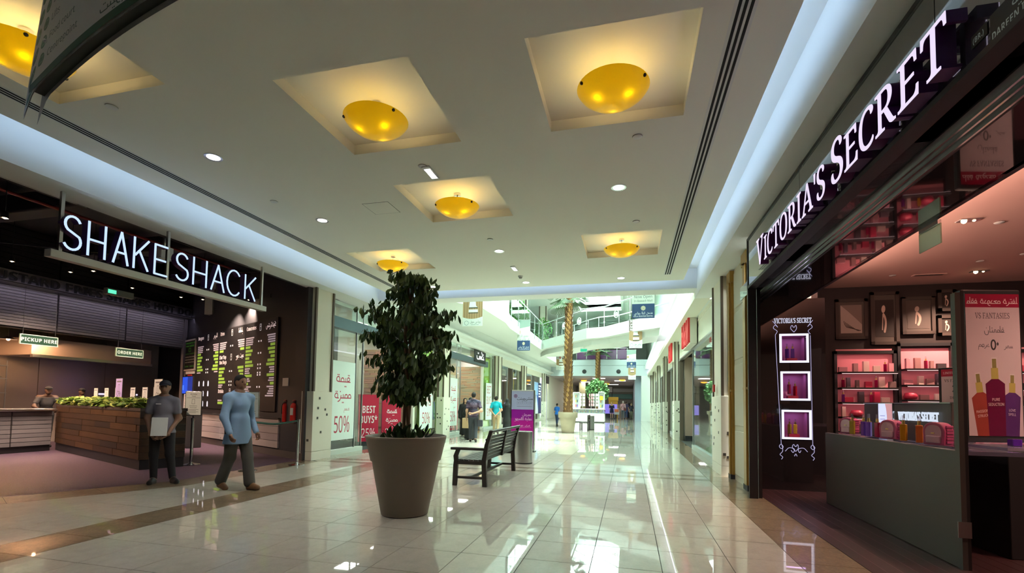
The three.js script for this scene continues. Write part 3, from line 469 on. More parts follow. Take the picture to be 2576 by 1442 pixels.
  const ct = canvasTex(256, 512, (g, w, h) => { g.fillStyle = '#060906'; g.fillRect(0, 0, w, h); g.textAlign = 'center'; g.fillStyle = '#5fd53c'; g.font = 'bold 38px sans-serif'; g.fillText('CONCRETE OF', w / 2, 50, 236); g.fillText('THE WEEK', w / 2, 104, 190); g.strokeStyle = '#5fd53c'; g.lineWidth = 5; g.strokeRect(w / 2 - 20, 130, 40, 62); g.font = '30px serif'; g.fillText('Strawberry Oreowards', w / 2, 240, 236); g.fillStyle = '#d9d9d2'; g.font = '26px serif'; ['Strawberry Oreowards,', 'salted hazelnut &', 'lemon curd shortbread'].forEach((s, i) => g.fillText(s, w / 2, 296 + i * 48, 230)); g.fillStyle = '#3f9a2c'; g.font = 'bold 34px sans-serif'; g.fillText('SHAKE ▯ SHACK', w / 2, 470, 226); });
  part('frame', merge([bx(.2, 1.45, 0, .05, -.09, -.05), bx(.2, 1.45, 1.02, 1.07, -.09, -.05), bx(.2, .25, 0, 1.07, -.09, -.05), bx(1.4, 1.45, 0, 1.07, -.09, -.05)]), mat([.5, .45, .42], .5), fr); part('print', plane(1.15, .97).translate(.825, .535, .062), print(ct), fr);
  const tv = thing('blue_screen', 'blue glowing screen on the menu wall below the chalkboard', 'screen', [-15.3, 1.55, 13.5], -.448);
  part('case', rbx(.15, 1.42, 0, .62, -.1, -.05, .01), M.black, tv); const tvt = canvasTex(256, 128, (g, w, h) => { g.fillStyle = '#1d3fae'; g.fillRect(0, 0, w, h); g.fillStyle = '#16246b'; g.fillRect(w * .6, 0, w * .4, h); g.fillStyle = '#3f68d6'; g.fillRect(0, h * .5, w * .3, h * .3); }); part('screen', plane(1.2, .56).translate(.785, .31, .103), print(tvt, { emissive: C(.8, .8, .8), emissiveMap: tvt }), tv);
  const tag = thing('menu_plaque', 'small white and red plaque above the blue screen', 'plaque', [-15.3, 2.2, 13.5], -.448); part('plate', bx(.55, 1.4, .04, .13, -.07, -.05), M.signwhite, tag); part('red_plate', bx(.75, 1.15, -.07, .02, -.07, -.05), mat([.5, .03, .03], .5), tag); part('icon', bx(.25, .42, -.07, .12, -.06, -.05), mat([.5, .48, .46], .6), tag);
  single('wall_notice', bx(-.15, .15, -.1, .1, 0, .012), M.signwhite, 'small white notice on the slate wall above the fire extinguishers', 'notice', [-8.27, 1.85, 10.1], -.448);
  for (const [u, d, l, r] of [[-8.24, 10.08, 'left, narrower', .055], [-7.83, 9.88, 'right, with a white label', .075]]) {
    const o = thing('fire_extinguisher', 'red fire extinguisher hung on the slate wall, the ' + l + ' one', 'extinguisher', [u, .86, d], -.448);
    part('bottle', lathe([[.001, 0], [r, .01], [r, .4], [r * .75, .45], [.02, .48], [.001, .48]], 20), mat([.62, .02, .015], .3), o); part('valve', cyl(.018, .018, .48, .53), M.dark, o); part('handle', merge([bx(-.05, .07, .53, .545, -.01, .01), bx(-.04, .07, .5, .51, -.01, .01)]), mat([.3, .02, .02], .5), o); part('hose', tube([new THREE.Vector3(-.03, .5, 0), new THREE.Vector3(-.1, .42, .02), new THREE.Vector3(-.09, .2, .03)], .01), M.dark, o); if (r > .06) part('label', new THREE.CylinderGeometry(r + .002, r + .002, .17, 16, 1, true, -.2, 1.2).translate(0, .27, 0), M.paper, o); part('bracket', bx(-.03, .03, .25, .32, .05, .1), M.dark, o);
  }
  // slatted bulkhead over the kitchen opening and kitchen counter
  const bulk = struct('wall_slatted', null, null, 'grey slatted wall above the kitchen opening', 'wall');
  part('core', bx(-15.3, -15.06, 3.13, 5.7, 2, 13.5), charcoal, bulk);
  const joints = [2, 5.6, 7.5, 9.43, 11.24, 13.2];
  for (let j = 0; j < 5; j++) for (let r = 0; r < 14; r++) part('slat', bx(-15.06, -15, 3.16 + r * .075, 3.16 + r * .075 + .062, joints[j] + .02, joints[j + 1] - .02), (r + j) % 2 ? slatM : slatM2, bulk);
  for (let j = 0; j < 5; j++) for (let r = 0; r < 8; r++) part('slat', bx(-15.06, -15, 4.55 + r * .14, 4.55 + r * .14 + .12, joints[j] + .02, joints[j + 1] - .02), charcoal, bulk);
  part('corner_post', bx(-15.08, -14.98, 0, 4.3, 13.2, 13.32), slatM2, bulk);
  const band = thing('lettered_canopy', 'steel canopy band with standing dark letters above the kitchen opening', 'canopy', [-14.72, 4.17, 8], Math.PI / 2);
  part('fascia', rbx(-6, 6.1, 0, .33, 0, .03, .004), mat([.42, .4, .43], .35, { metalness: .7 }), band); part('tray', bx(-6, 6.1, -.02, 0, -.25, .3), M.dark, band);
  part('light_line', bx(-6, 6.1, -.004, .006, -.12, -.1), glow([.8, .72, 1], 1.5), band);
  { const l = new THREE.RectAreaLight(C(.8, .74, 1), 45, 12, .03); l.position.set(-14.6, 4.16, -8); l.lookAt(-14.68, 4.5, -8); scene.add(l); }
  { const l = new THREE.RectAreaLight(C(.85, .75, 1), 7, 12, .06); l.position.set(-14.5, 4.14, -8); l.lookAt(-15.2, 3, -8); scene.add(l); }
  { const t = text3('FROZEN CUSTARD FRIES SHAKES HOT DOGS', .22, .03), b = t.boundingBox, k = 7.35 / (b.max.x - b.min.x); part('lettering', t.scale(k, 1, 1).translate(-1.82, .05, .06), M.dark, band); }
  const kc = thing('kitchen_counter', 'long pickup counter with grey slatted front and steel top', 'counter', [-14.6, 0, 6]);
  part('core', bx(-.6, -.03, 0, 1.02, -4, 3.2), charcoal, kc); part('toe_kick', bx(-.5, -.02, 0, .14, -4, 3.2), M.black, kc); part('steel_top', rbx(-.7, .12, 1.02, 1.09, -4, 3.25, .02), M.steel, kc);
  for (const [a, b] of [[-4, -1], [-1, 1.6], [1.6, 2.35], [2.35, 3.2]]) for (let r = 0; r < 8; r++) part('slat', bx(-.03, .02, .16 + r * .107, .16 + r * .107 + .095, a + .015, b - .015), r % 2 ? slatM : slatM2, kc);
  const oc = thing('order_counter', 'dark order counter behind the planter, in front of the kitchen', 'counter', [-14.6, 0, 11.2]);
  part('body', bx(-.6, 0, 0, 1.02, -1.1, 1.75), charcoal, oc); part('top', rbx(-.65, .08, 1.02, 1.07, -1.1, 1.8, .015), mat([.1, .09, .1], .3), oc);
  // kitchen behind
  const kit = struct('wall_kitchen', null, null, 'stainless steel kitchen back wall', 'wall'); const ss = mat([.5, .42, .36], .34, { metalness: .5 });
  for (let k = 0; k < 6; k++) part('steel_panel', bx(-17.6, -17.5, 0, 3.6, 3 + k * 1.9 + .01, 3 + (k + 1) * 1.9 - .01), ss, kit);
  const hood = thing('extractor_hood', 'steel extractor hood inside the kitchen', 'hood', [-16.6, 2.55, 11.2]); part('canopy', rbx(-.7, .6, 0, .5, -1.7, 1.7, .02), ss, hood); part('lip', bx(.55, .65, -.06, .02, -1.7, 1.7), M.steel, hood);
  const rack = thing('kitchen_rack', 'steel shelf rack stacked with dishes under the pickup sign', 'rack', [-16.4, 1.05, 8.3]);
  for (const y of [0, .42, .8, 1.15]) part('shelf', bx(-.25, .25, y, y + .025, -.8, .8), M.steel, rack);
  for (const [x, d] of [[-.23, -.78], [.23, -.78], [-.23, .78], [.23, .78]]) part('upright', bar(V(x, -.02, d), V(x, 1.3, d), .014), M.steel, rack);
  part('leg_frame', bx(-.25, .25, -1.05, 0, -.8, .8), ss, rack);
  const plate = lathe([[.001, 0], [.07, 0], [.12, .02], [.125, .022], [.07, .008], [.001, .008]], 16), plateM = mat([.7, .62, .5], .4);
  for (let k = 0; k < 18; k++) single('dish', plate, plateM, 'cream dish on the kitchen rack', 'dish', [-16.4 + (k % 2) * .12 - .05, [1.076, 1.496, 1.876][k % 3] + Math.floor(k / 9) * .025, 7.65 + (k % 6) * .26], 0, 'dishes on the kitchen rack');
  // heat lamps
  for (const [d, l] of [[8.0, 'left'], [8.75, 'middle'], [9.6, 'right'], [7.2, 'leftmost']]) {
    const o = thing('heat_lamp', 'small saucer heat lamp over the pickup counter, ' + l + ' one', 'lamp', [-15.6, 2.85, d]);
    part('shade', lathe([[.03, .1], [.06, .07], [.17, .02], [.17, .015], [.05, .06], [.02, .09]], 20), M.steel, o); part('bulb', new THREE.SphereGeometry(.04, 10, 8).translate(0, .02, 0), glow([1, .55, .28], 9), o); part('cord', cyl(.005, .005, .1, .75), M.dark, o);
    const p = new THREE.PointLight(C(1, .52, .26), 3.2, 0, 2); p.position.set(-15.6, 2.86, -d); p.castShadow = true; scene.add(p);
  }
  const greenSign = (t, d0, d1, y0, y1, label) => { const w = d1 - d0, o = thing('hanging_green_sign', label, 'sign', [-14.4, y0, (d0 + d1) / 2], Math.PI / 2); part('board', bx(-w / 2, w / 2, 0, y1 - y0, 0, .03), mat([.02, .12, .07], .5), o); const tx = canvasTex(512, 160, (g, a, b) => { g.fillStyle = '#0d3527'; g.fillRect(0, 0, a, b); g.strokeStyle = '#a9bdb0'; g.lineWidth = 12; g.strokeRect(6, 6, a - 12, b - 12); g.fillStyle = '#c9d2ca'; g.font = 'bold 78px sans-serif'; g.textAlign = 'center'; g.fillText(t, a / 2, 108); }); part('print', plane(w, y1 - y0).translate(0, (y1 - y0) / 2, .003), print(tx), o); for (const q of [-1, 1]) part('cable', cyl(.004, .004, y1 - y0, 4.1 - y0, q * (w / 2 - .06), .015), M.dark, o); };
  greenSign('PICKUP HERE', 8.3, 9.1, 2.68, 2.93, 'hanging green PICKUP HERE sign over the kitchen counter'); greenSign('ORDER HERE', 10.55, 11.35, 2.6, 2.85, 'hanging green ORDER HERE sign over the order counter');
  // counter clutter
  for (const [d, l] of [[10.45, 'leftmost'], [11.4, 'middle'], [12.3, 'rightmost']]) { const o = thing('cash_register', 'dark till on the order counter, ' + l + ' one', 'till', [-14.75, 1.07, d], Math.PI / 2); part('body', rbx(-.17, .17, 0, .12, -.15, .15, .02), M.black, o); part('screen_back', rbx(-.15, .15, .14, .38, -.02, .02, .01).rotateX(.25), M.black, o); part('lit_display', bx(-.1, .1, .4, .45, -.02, .02), glow([.8, .72, .95], .55), o); }
  const holder = (x, d, y, w, h, label, purple, turn) => { const o = thing('menu_holder', label, 'card', [x, y, d], turn); part('stand', bx(-w / 2 - .01, w / 2 + .01, 0, h + .01, 0, .012), M.dark, o); const tx = canvasTex(128, 180, (g, a, b) => { g.fillStyle = purple ? '#b9a2e6' : '#d5d2d4'; g.fillRect(0, 0, a, b); g.strokeStyle = '#55505a'; g.lineWidth = 3; g.strokeRect(50, 40, 28, 46); g.beginPath(); g.arc(44, 98, 16, 0, 7); g.arc(88, 100, 12, 0, 7); g.stroke(); g.fillStyle = '#6c6670'; for (let k = 0; k < 3; k++) g.fillRect(22, 128 + k * 13, 84 - k * 14, 5); g.fillRect(20, 14, 88, 9); }); part('card', plane(w, h).translate(0, h / 2, .002), print(tx), o); return o; };
  // plank counter with planter in front
  const wc = thing('plank_counter', 'reclaimed wood plank counter with a dark base', 'counter', [-14.8, 0, 9.4], -.3647);
  part('core', bx(.06, 5.94, .05, 1.16, .06, .76), charcoal, wc); part('base', bx(.03, 5.96, 0, .19, .03, .79), M.black, wc); part('rim', merge([bx(0, 5.97, 1.14, 1.2, 0, .05), bx(5.92, 5.97, 1.14, 1.2, .05, .8), bx(0, 5.97, 1.14, 1.2, .76, .82), bx(0, .05, 1.14, 1.2, 0, .8)]), mat([.06, .04, .035], .6), wc);
  const woodTex = dataTex(128, (u, v) => { const k = 175 + 70 * (nB(u * .25, v * 3) - .5) + 60 * (nC(u * .2, v) - .5); return [k, k * .92, k * .82]; });
  const woods = [[.16, .075, .028], [.105, .05, .022], [.2, .1, .035], [.055, .03, .018], [.13, .065, .022]].map((c) => mat(c, .6, { map: woodTex }));
  for (let r = 0; r < 7; r++) {
    let u = -rr(0, .7); while (u < 5.96) { const l = rr(.9, 1.7), a = Math.max(0.01, u), b = Math.min(5.965, u + l), y = .195 + r * .136; if (b - a > .04) part('plank', bx(a + .003, b - .003, y, y + .13, rr(.002, .012), .05), woods[Math.floor(rnd() * 5)], wc); u += l; }
    let z = 0; for (const l of [rr(.3, .5), 1]) { const b = Math.min(.8, z + l), y = .195 + r * .136; if (b - z > .03) part('plank', bx(5.93, 5.97 + rr(0, .008), y, y + .13, z + .003, b - .003), woods[Math.floor(rnd() * 5)], wc); z = b; }
  }
  // planting along the counter
  const pl = thing('planter_greenery', 'row of yellow-green leafy plants along the top of the plank counter', 'plants', [-14.8, 1.16, 9.4], -.3647);
  part('soil', bx(.05, 5.92, 0, .02, .05, .74), mat([.03, .02, .015], .95), pl);
  { const leaf = new THREE.SphereGeometry(1, 7, 4).scale(.055, .008, .085), lm = [[.26, .34, .04], [.16, .27, .035], [.36, .4, .09], [.1, .19, .03]].map((c) => mat(c, .5)), n = 1500, lists = lm.map(() => []);
    for (let k = 0; k < n; k++) { const u = rr(.08, 5.88), v = rr(-.02, .5), s = rr(.7, 1.35), h = .05 + rr(0, .17) * (1 - Math.abs(v - .22)); lists[k % 4].push(leaf.clone().scale(s, s, s).rotateX(rr(-.9, .9)).rotateY(rr(0, 6.3)).translate(u, h, -v - .02)); }
    lists.forEach((l, i) => { part('leaves', merge(l), lm[i], pl).userData.kind = 'stuff'; }); }
  const cw = (u, v) => { const c = Math.cos(-.3647), s = Math.sin(-.3647); return [-14.8 + c * u - s * v * -1 * 0 + s * -v, 9.4 + s * u + c * v]; };
  [[.75, 'first'], [1.6, 'second'], [2.4, 'third'], [3.45, 'fifth'], [4.2, 'sixth'], [4.85, 'seventh']].forEach(([u, n]) => { const [x, d] = cw(u, .62); holder(x, d, 1.18, .3, .46, n + ' white menu card standing behind the planter, counted from the kitchen', false, -.3647); });
  { let [x, d] = cw(2.75, .55); holder(x, d, 1.2, .44, .66, 'lilac poster card standing in the planter', true, -.3647);[x, d] = cw(5.3, .5); holder(x, d, 1.18, .42, .62, 'white poster card with a round drawing at the planter end', false, -.3647); holder(-12.4, 11.1, 1.07, .36, .46, 'white menu card on the order counter beside the slate wall', false, -.3647); }
  single('shelf_ledge', rbx(-.4, .4, 0, 1.07, -.2, .2, .02), charcoal, 'dark ledge standing before the slate wall', 'ledge', [-12.4, 0, 11.2], -.3647);
  // stanchions
  const postG = merge([lathe([[.001, 0], [.17, 0], [.17, .012], [.05, .035], [.03, .06], [.001, .06]], 28), cyl(.03, .03, .05, .93), cyl(.036, .036, .93, .99)]);
  const stand = (x, d, label, sign) => { const o = thing('stanchion', label, 'stanchion', [x, 0, d], .35); part('post', postG, M.chrome, o); if (sign) { part('bracket', cyl(.012, .012, .98, 1.06), M.dark, o); part('frame', rbx(-.17, .17, 1.04, 1.56, -.012, .012, .006), M.chrome, o); const tx = canvasTex(192, 300, (g, a, b) => { g.fillStyle = '#dfe3dd'; g.fillRect(0, 0, a, b); g.fillStyle = '#3c4a44'; g.textAlign = 'center'; g.font = 'bold 20px sans-serif'; g.fillText(sign, a / 2, 36); g.fillText('Treat', a / 2, 62); g.strokeStyle = '#3c4a44'; g.lineWidth = 3; g.beginPath(); g.moveTo(12, 78); g.lineTo(180, 78); g.stroke(); g.strokeRect(78, 96, 34, 60); g.font = '19px sans-serif'; g.fillText('Strawberry', a / 2, 188); g.fillText('Shortcake', a / 2, 212); for (let k = 0; k < 4; k++) g.fillRect(30, 228 + k * 14, 132 - (k % 2) * 30, 4); }); part('card', plane(.31, .49).translate(0, 1.3, .014), print(tx), o); } return o; };
  stand(-9.02, 8.25, 'chrome stanchion with a card sign, beside the plank counter end', 'Birthday'); stand(-7.31, 7.96, 'chrome stanchion with a card sign, right of the walking man', 'Strawberry'); stand(-7.0, 9.0, 'plain chrome stanchion by the first left column', null);
  single('queue_belt', tube([V(-7.29, .96, 7.99), V(-7.17, .9, 8.5), V(-7.02, .95, 8.98)], .022, 20, 6).scale(1, 1, 1), mat([.02, .07, .05], .7), 'dark green belt strung between two chrome stanchions', 'belt');
  // track lights
  [[-13.6, 7.6, 4.45], [-13.5, 8.7, 4.5], [-12.6, 8.6, 4.45], [-13.2, 10, 4.4], [-12.9, 11.2, 4.4], [-12.1, 11.2, 4.3], [-11.1, 10.9, 4.2], [-10.2, 10.9, 4.15], [-9.2, 10.6, 4.1], [-9.9, 5.4, 4.3], [-11.9, 6.2, 4.35]].forEach(([x, d, y], i) => {
    const o = thing('track_spot', ['leftmost', 'second', 'third', 'fourth', 'fifth', 'sixth', 'seventh', 'eighth', 'rightmost', 'frontmost', 'second frontmost'][i] + ' small track spotlight hanging in the restaurant', 'spotlight', [x, y, d]);
    part('stem', cyl(.008, .008, .1, 5.7 - y), M.dark, o); part('head', lathe([[.02, .12], [.045, .1], [.05, 0], [.046, 0], [.04, .09], [.001, .1]], 16), M.dark, o); part('bulb', new THREE.SphereGeometry(.032, 10, 8).translate(0, .02, 0), glow([1, .72, .4], 12), o);
    const s = new THREE.SpotLight(C(1, .74, .55), 24, 0, .75, .6, 2); s.position.set(x, y + .01, -d); s.target.position.set(x - (i > 8 ? .6 : i > 5 ? .4 : 1.0), i > 8 ? .7 : 1, -d - (i > 8 ? 2.2 : i > 5 ? 1.2 : .2)); s.castShadow = true; scene.add(s, s.target);
  });
  for (const [a, b] of [[[-14.4, 7.2], [-11.6, 9.2]], [[-13.9, 10.6], [-11.4, 11.6]], [[-12, 10.6], [-8.8, 10.9]]]) single('light_track', bar(V(a[0], 4.9, a[1]), V(b[0], 4.9, b[1]), .02), M.dark, 'black lighting track under the restaurant ceiling, ' + (a[0] < -14 ? 'over the kitchen end' : a[0] < -13 ? 'in the middle' : 'by the slate wall'), 'light track');
  // illuminated hanging sign
  const sg = thing('restaurant_sign', 'hanging sign of white glowing letters on a steel beam over the restaurant front', 'sign', [-7.25, 3.2, 4.4], Math.PI / 2);
  part('beam', rbx(0, 3.75, 0, .1, -.06, .06, .008), mat([.5, .48, .44], .4, { metalness: .5 }), sg);
  for (const x of [.13, 1.62, 3.66]) part('hanger', bx(x - .02, x + .02, .1, .9, -.02, .02), M.steel, sg);
  const S = (cx, w) => { const p = []; for (let k = 0; k <= 12; k++) { const t = .45 + k / 12 * 3.6; p.push([cx + Math.cos(t) * w * .42, .345 + Math.sin(t) * .105]); } for (let k = 1; k <= 12; k++) { const t = .95 - k / 12 * 3.6 + .0; p.push([cx + Math.cos(t) * w * .47, .125 + Math.sin(t) * .115]); } return [p]; };
  const glyphs = { S: (a, b) => S((a + b) / 2, b - a), H: (a, b) => [[[a, 0], [a, .46]], [[b, 0], [b, .46]], [[a, .22], [b, .22]]], A: (a, b) => [[[a, 0], [(a + b) / 2, .46], [b, 0]], [[a + (b - a) * .18, .16], [b - (b - a) * .18, .16]]], K: (a, b) => [[[a, 0], [a, .46]], [[b, .46], [a + .02, .2]], [[a + (b - a) * .35, .28], [b, 0]]], E: (a, b) => [[[b, 0], [a, 0], [a, .46], [b, .46]], [[a, .23], [b - .03, .23]]], C: (a, b) => [Array.from({ length: 17 }, (_, k) => { const t = .75 + k / 16 * 4.8; return [(a + b) / 2 + .01 + Math.cos(t) * (b - a) * .55, .23 + Math.sin(t) * .235]; })] };
  const faceM = glow([.54, .72, 1], .58), sideM = mat([.05, .02, .09], .4);
  [['S', 4.49, 4.74], ['H', 4.79, 5.04], ['A', 5.12, 5.36], ['K', 5.41, 5.66], ['E', 5.73, 5.97], ['S', 6.08, 6.35], ['H', 6.41, 6.7], ['A', 6.77, 7.08], ['C', 7.11, 7.44], ['K', 7.53, 7.82]].forEach(([ch, a, b]) => {
    const wd = .028, body = [], face = [];
    for (const line of glyphs[ch](a - 4.4 + .018, b - 4.4 - .018)) for (let k = 0; k + 1 < line.length; k++) {
      const [x0, y0] = line[k], [x1, y1] = line[k + 1], l = Math.hypot(x1 - x0, y1 - y0), an = Math.atan2(y1 - y0, x1 - x0);
      const mk = (w, d, z) => new THREE.BoxGeometry(l + w * .55, w, d).rotateZ(an).translate((x0 + x1) / 2, (y0 + y1) / 2 + .14, z);
      body.push(mk(wd + .006, .1, .03)); face.push(mk(wd, .012, .083));
    }
    const L = part('letter', merge(body), sideM, sg); part('lit_face', merge(face), faceM, L); part('foot', merge([bx((a + b) / 2 - 4.4 - .09, (a + b) / 2 - 4.4 - .08, .1, .16, -.005, .005), bx((a + b) / 2 - 4.4 + .08, (a + b) / 2 - 4.4 + .09, .1, .16, -.005, .005)]), M.dark, sg);
  });
  for (const d of [5.2, 6.9]) { const l = new THREE.RectAreaLight(C(.55, .7, 1), .9, 1.4, .45); l.position.set(-7.1, 3.56, -d); l.lookAt(0, 3.4, -d); scene.add(l); }
  const sp = thing('wall_speaker_box', 'small white box on a bracket behind the sign hanger', 'box', [-7.6, 3.85, 6.15]); part('box', rbx(-.06, .06, -.12, .1, 0, .22, .01), M.signwhite, sp); part('arm', bx(-.02, .02, .1, .26, .08, .14), M.steel, sp);
  const ex = thing('restaurant_exit_light', 'small green-lit exit box hanging in the restaurant', 'exit sign', [-11.2, 3.75, 8.2], Math.PI / 2); part('box', rbx(-.3, .3, -.07, .07, -.05, .05, .01), mat([.3, .32, .3], .5), ex); part('lit_panel', bx(-.27, -.1, -.04, .04, -.056, -.05), glow([.1, .8, .4], .8), ex);
}
// ---------- lingerie and beauty shop on the right ----------
{
  const gloss = phys([.012, .01, .012], .06, { clearcoat: 1, clearcoatRoughness: .02 }), fasciaM = phys([.03, .028, .03], .06, { clearcoat: 1, clearcoatRoughness: .03, ior: 2.3 }), salmon = mat([.62, .4, .34], .85), purpleSide = mat([.07, .01, .09], .35), neon = glow([.86, .74, 1], .5);
  const f = struct('trim_11', null, null, 'glossy black fascia over the lingerie shop', 'fascia');
  for (const [a, b] of [[-6.1, -1.8], [-1.8, 1.2], [1.2, 3.35], [3.35, 5.75], [5.75, 8.1]]) part('panel', bx(1.81, 1.9, 3.3, 4.02, a + .004, b - .004), fasciaM, f);
  part('frame', merge([bx(1.8, 1.92, 4.02, 4.06, -6.1, 8.14), bx(1.8, 1.92, 3.26, 3.3, -6.1, 8.14), bx(1.8, 1.92, 0, 4.06, 8.1, 8.15)]), M.black, f); part('backing', bx(1.9, 2.1, 3.28, 4.1, -6.1, 8.14), M.black, f);
  struct('ceiling_gloss', bx(1.9, 2.9, 3.28, 3.5, -6.1, 9.1), gloss, 'glossy black lowered ceiling just inside the lingerie shop', 'ceiling');
  struct('wall_drop', bx(2.86, 2.95, 3.28, 4.1, -6.1, 11), M.black, 'black drop between the lowered and the main ceiling', 'wall');
  struct('ceiling_shop', bx(2.9, 9, 3.87, 4.05, -6.1, 11.2), salmon, 'warm pink-white ceiling of the lingerie shop', 'ceiling');
  const inner = struct('wall_lingerie', null, null, 'dark walls of the lingerie shop', 'wall'); const dk = mat([.022, .014, .014], .55);
  part('back_wall', bx(3.1, 9, 0, 4, 11, 11.2), dk, inner); part('side_wall', bx(8.8, 9, 0, 4, -6.1, 11.2), dk, inner); part('pier_back', bx(3.15, 3.25, 0, 3.9, 9.5, 11), dk, inner); part('front_wall', bx(1.95, 2.1, 0, 3.3, -6.1, -1), M.black, inner);
  const tr = thing('door_track', 'pair of steel sliding-door tracks under the black lowered ceiling', 'track', [2.17, 3.28, 2.5]); for (const x of [-.06, 0, .07]) part('rail', bx(x - .008, x + .008, -.03, 0, -8, 6.5), M.chrome, tr); part('housing', bx(-.12, .12, -.012, 0, -8, 6.5), M.black, tr);
  // floor planks
  const fl = struct('floor_lingerie', null, null, 'dark plum plank floor of the lingerie shop', 'floor'); const pm = [[.035, .014, .018], [.028, .011, .015], [.042, .018, .02]].map((c) => phys(c, .35, { clearcoat: .5, clearcoatRoughness: .2 }));
  for (let k = 0; k < 26; k++) for (const [a, b] of [[-2, 2.2 + (k % 3)], [2.2 + (k % 3), 6.4 + (k % 2)], [6.4 + (k % 2), 11]]) part('plank', bx(2.024 + k * .13, 2.15 + k * .13, -.012, .001, a + .002, b - .002), pm[(k * 2 + Math.round(a)) % 3 < 0 ? 0 : Math.abs(k * 2 + Math.round(a)) % 3], fl);
  for (let k = 0; k < 7; k++) part('inlay', bx(2.15 + k * .13, 2.154 + k * .13, -.012, .0012, -2, 11), mat([.2, .11, .13], .4), fl);
  part('plank_field', bx(5.41, 9, -.012, 0, -6, 11), pm[0], fl);
  // big sign letters
  const sg = thing('fascia_sign', 'row of proud white glowing serif letters with purple sides on the black fascia', 'sign', [1.81, 3.31, 7.08], -Math.PI / 2);
  function smallCaps(parent, words, total, big, small, depth, z, face, side) {
    const parts = []; let x = 0;
    for (const w of words) { [...w].forEach((ch, i) => { const s = i === 0 && w.length > 3 ? big : small, g = text3(ch, s, depth, 'ser'), b = g.boundingBox; parts.push([ch, g, x - b.min.x, s]); x += (b.max.x - b.min.x) + small * .1; }); x += small * .38; }
    const k = total / (x - small * .48);
    for (const [ch, g, off, s] of parts) {
      const body = part('letter', g.clone().translate(off, 0, 0).scale(k, 1, 1).translate(0, ch === "'" ? 0 : 0, z), side, parent), fg = text3(ch, s, .004, 'ser').translate(off, 0, 0).scale(k, 1, 1).translate(0, 0, z + depth); part('lit_face', fg, face, body);
    }
  }
  smallCaps(sg, ["VICTORIA'S", 'SECRET'], 4.05, .37, .3, .1, .02, neon, purpleSide);
  const lt = (t, w, h, draw) => canvasTex(w, h, (g) => { g.fillStyle = '#0c0b0b'; g.fillRect(0, 0, w, h); draw(g, w, h); });
  const small = single('fascia_lettering', plane(.12, .07), print(lt('', 128, 64, (g) => { g.fillStyle = '#bcd6d8'; g.font = 'bold 40px sans-serif'; g.fillText('(BR.)', 12, 46); })), 'small white (BR.) lettering on the black fascia', 'lettering', [1.806, 3.4, 2.98], -Math.PI / 2);
  single('fascia_lettering', plane(.8, .16), print(lt('', 640, 128, (g) => { g.fillStyle = '#c2d4d6'; g.font = 'bold 44px sans-serif'; g.fillText('DAREEN INTERNATIONAL CO. L.L.C', 6, 112, 620); arabic(g, 'شركة دارين العالمية', 320, 52, 34, .17, '#c2d4d6'); })), 'small white company lettering on the black fascia at the right', 'lettering', [1.806, 3.36, 2.5], -Math.PI / 2);
  for (let k = 0; k < 2; k++) { const l = new THREE.RectAreaLight(C(.8, .6, 1), .35, 1.8, .3); l.position.set(1.6, 3.45, -4 - k * 2); l.lookAt(0, 3.3, -4 - k * 2); scene.add(l); }
  // pier with three lit niches
  const X0 = 2.03, X1 = 3.22, nich = [[2.55, 2.93, 2.21, 2.64], [2.56, 2.945, 1.56, 1.99], [2.57, 2.955, .9, 1.33]];
  const sh = new THREE.Shape([[X0, 0], [X1, 0], [X1, 3.28], [X0, 3.28]].map((p) => new THREE.Vector2(...p))); for (const [a, b, c, d] of nich) sh.holes.push(new THREE.Path([[a, c], [a, d], [b, d], [b, c]].map((p) => new THREE.Vector2(...p))));
  const pier = struct('wall_niche', new THREE.ExtrudeGeometry(sh, { depth: .1, bevelEnabled: false }).translate(0, 0, -9.2), gloss, 'glossy black wall with three lit niches', 'wall');
  struct('wall_niche_core', merge([bx(X0, X1, 0, 3.28, 9.5, 9.6), bx(X0, X0 + .1, 0, 3.28, 9.2, 9.5), bx(X1 - .1, X1, 0, 3.28, 9.2, 9.5)]), M.black, 'black pier behind the niches', 'wall');
  const nm = mat([.5, .2, .38], .7), ring = (a, b, c, d, w, z0, z1) => merge([bx(a - w, b + w, d, d + w, z0, z1), bx(a - w, b + w, c - w, c, z0, z1), bx(a - w, a, c, d, z0, z1), bx(b, b + w, c, d, z0, z1)]);
  nich.forEach(([a, b, c, d], i) => {
    const pos = ['top', 'middle', 'bottom'][i], o = thing('lit_niche', pos + ' display niche with a glowing white frame in the black wall', 'niche', [(a + b) / 2, c, 9.1]), w = (b - a) / 2, h = d - c;
    part('box', merge([bx(-w, w, 0, h, .28, .3), bx(-w, w, -.01, 0, .1, .3), bx(-w, w, h, h + .01, .1, .3), bx(-w - .01, -w, 0, h, .1, .3), bx(w, w + .01, 0, h, .1, .3)]), nm, o); part('lit_frame', ring(-w, w, 0, h, .035, -.012, 0), glow([.84, .82, 1], .62), o);
    const l = new THREE.RectAreaLight(C(.8, .5, 1), 2.2, .3, .08); l.position.set((a + b) / 2, d - .01, -9.24); l.lookAt((a + b) / 2, c, -9.26); scene.add(l);
  });
  // neon line ornament
  const orn = thing('neon_ornament', 'thin glowing scrollwork border with lettering round the three niches', 'sign', [2.72, 0, 9.085]), nl = glow([.7, .64, 1], .42), T = (pts, r = .0036) => tube(pts.map(([x, y]) => new THREE.Vector3(x, y, 0)), r, pts.length * 6, 5);
  part('side_line', bar(new THREE.Vector3(-.27, 2.66, 0), new THREE.Vector3(-.2, .78, 0), .003), nl, orn); part('side_line', bar(new THREE.Vector3(.27, 2.64, 0), new THREE.Vector3(.28, .78, 0), .003), nl, orn);
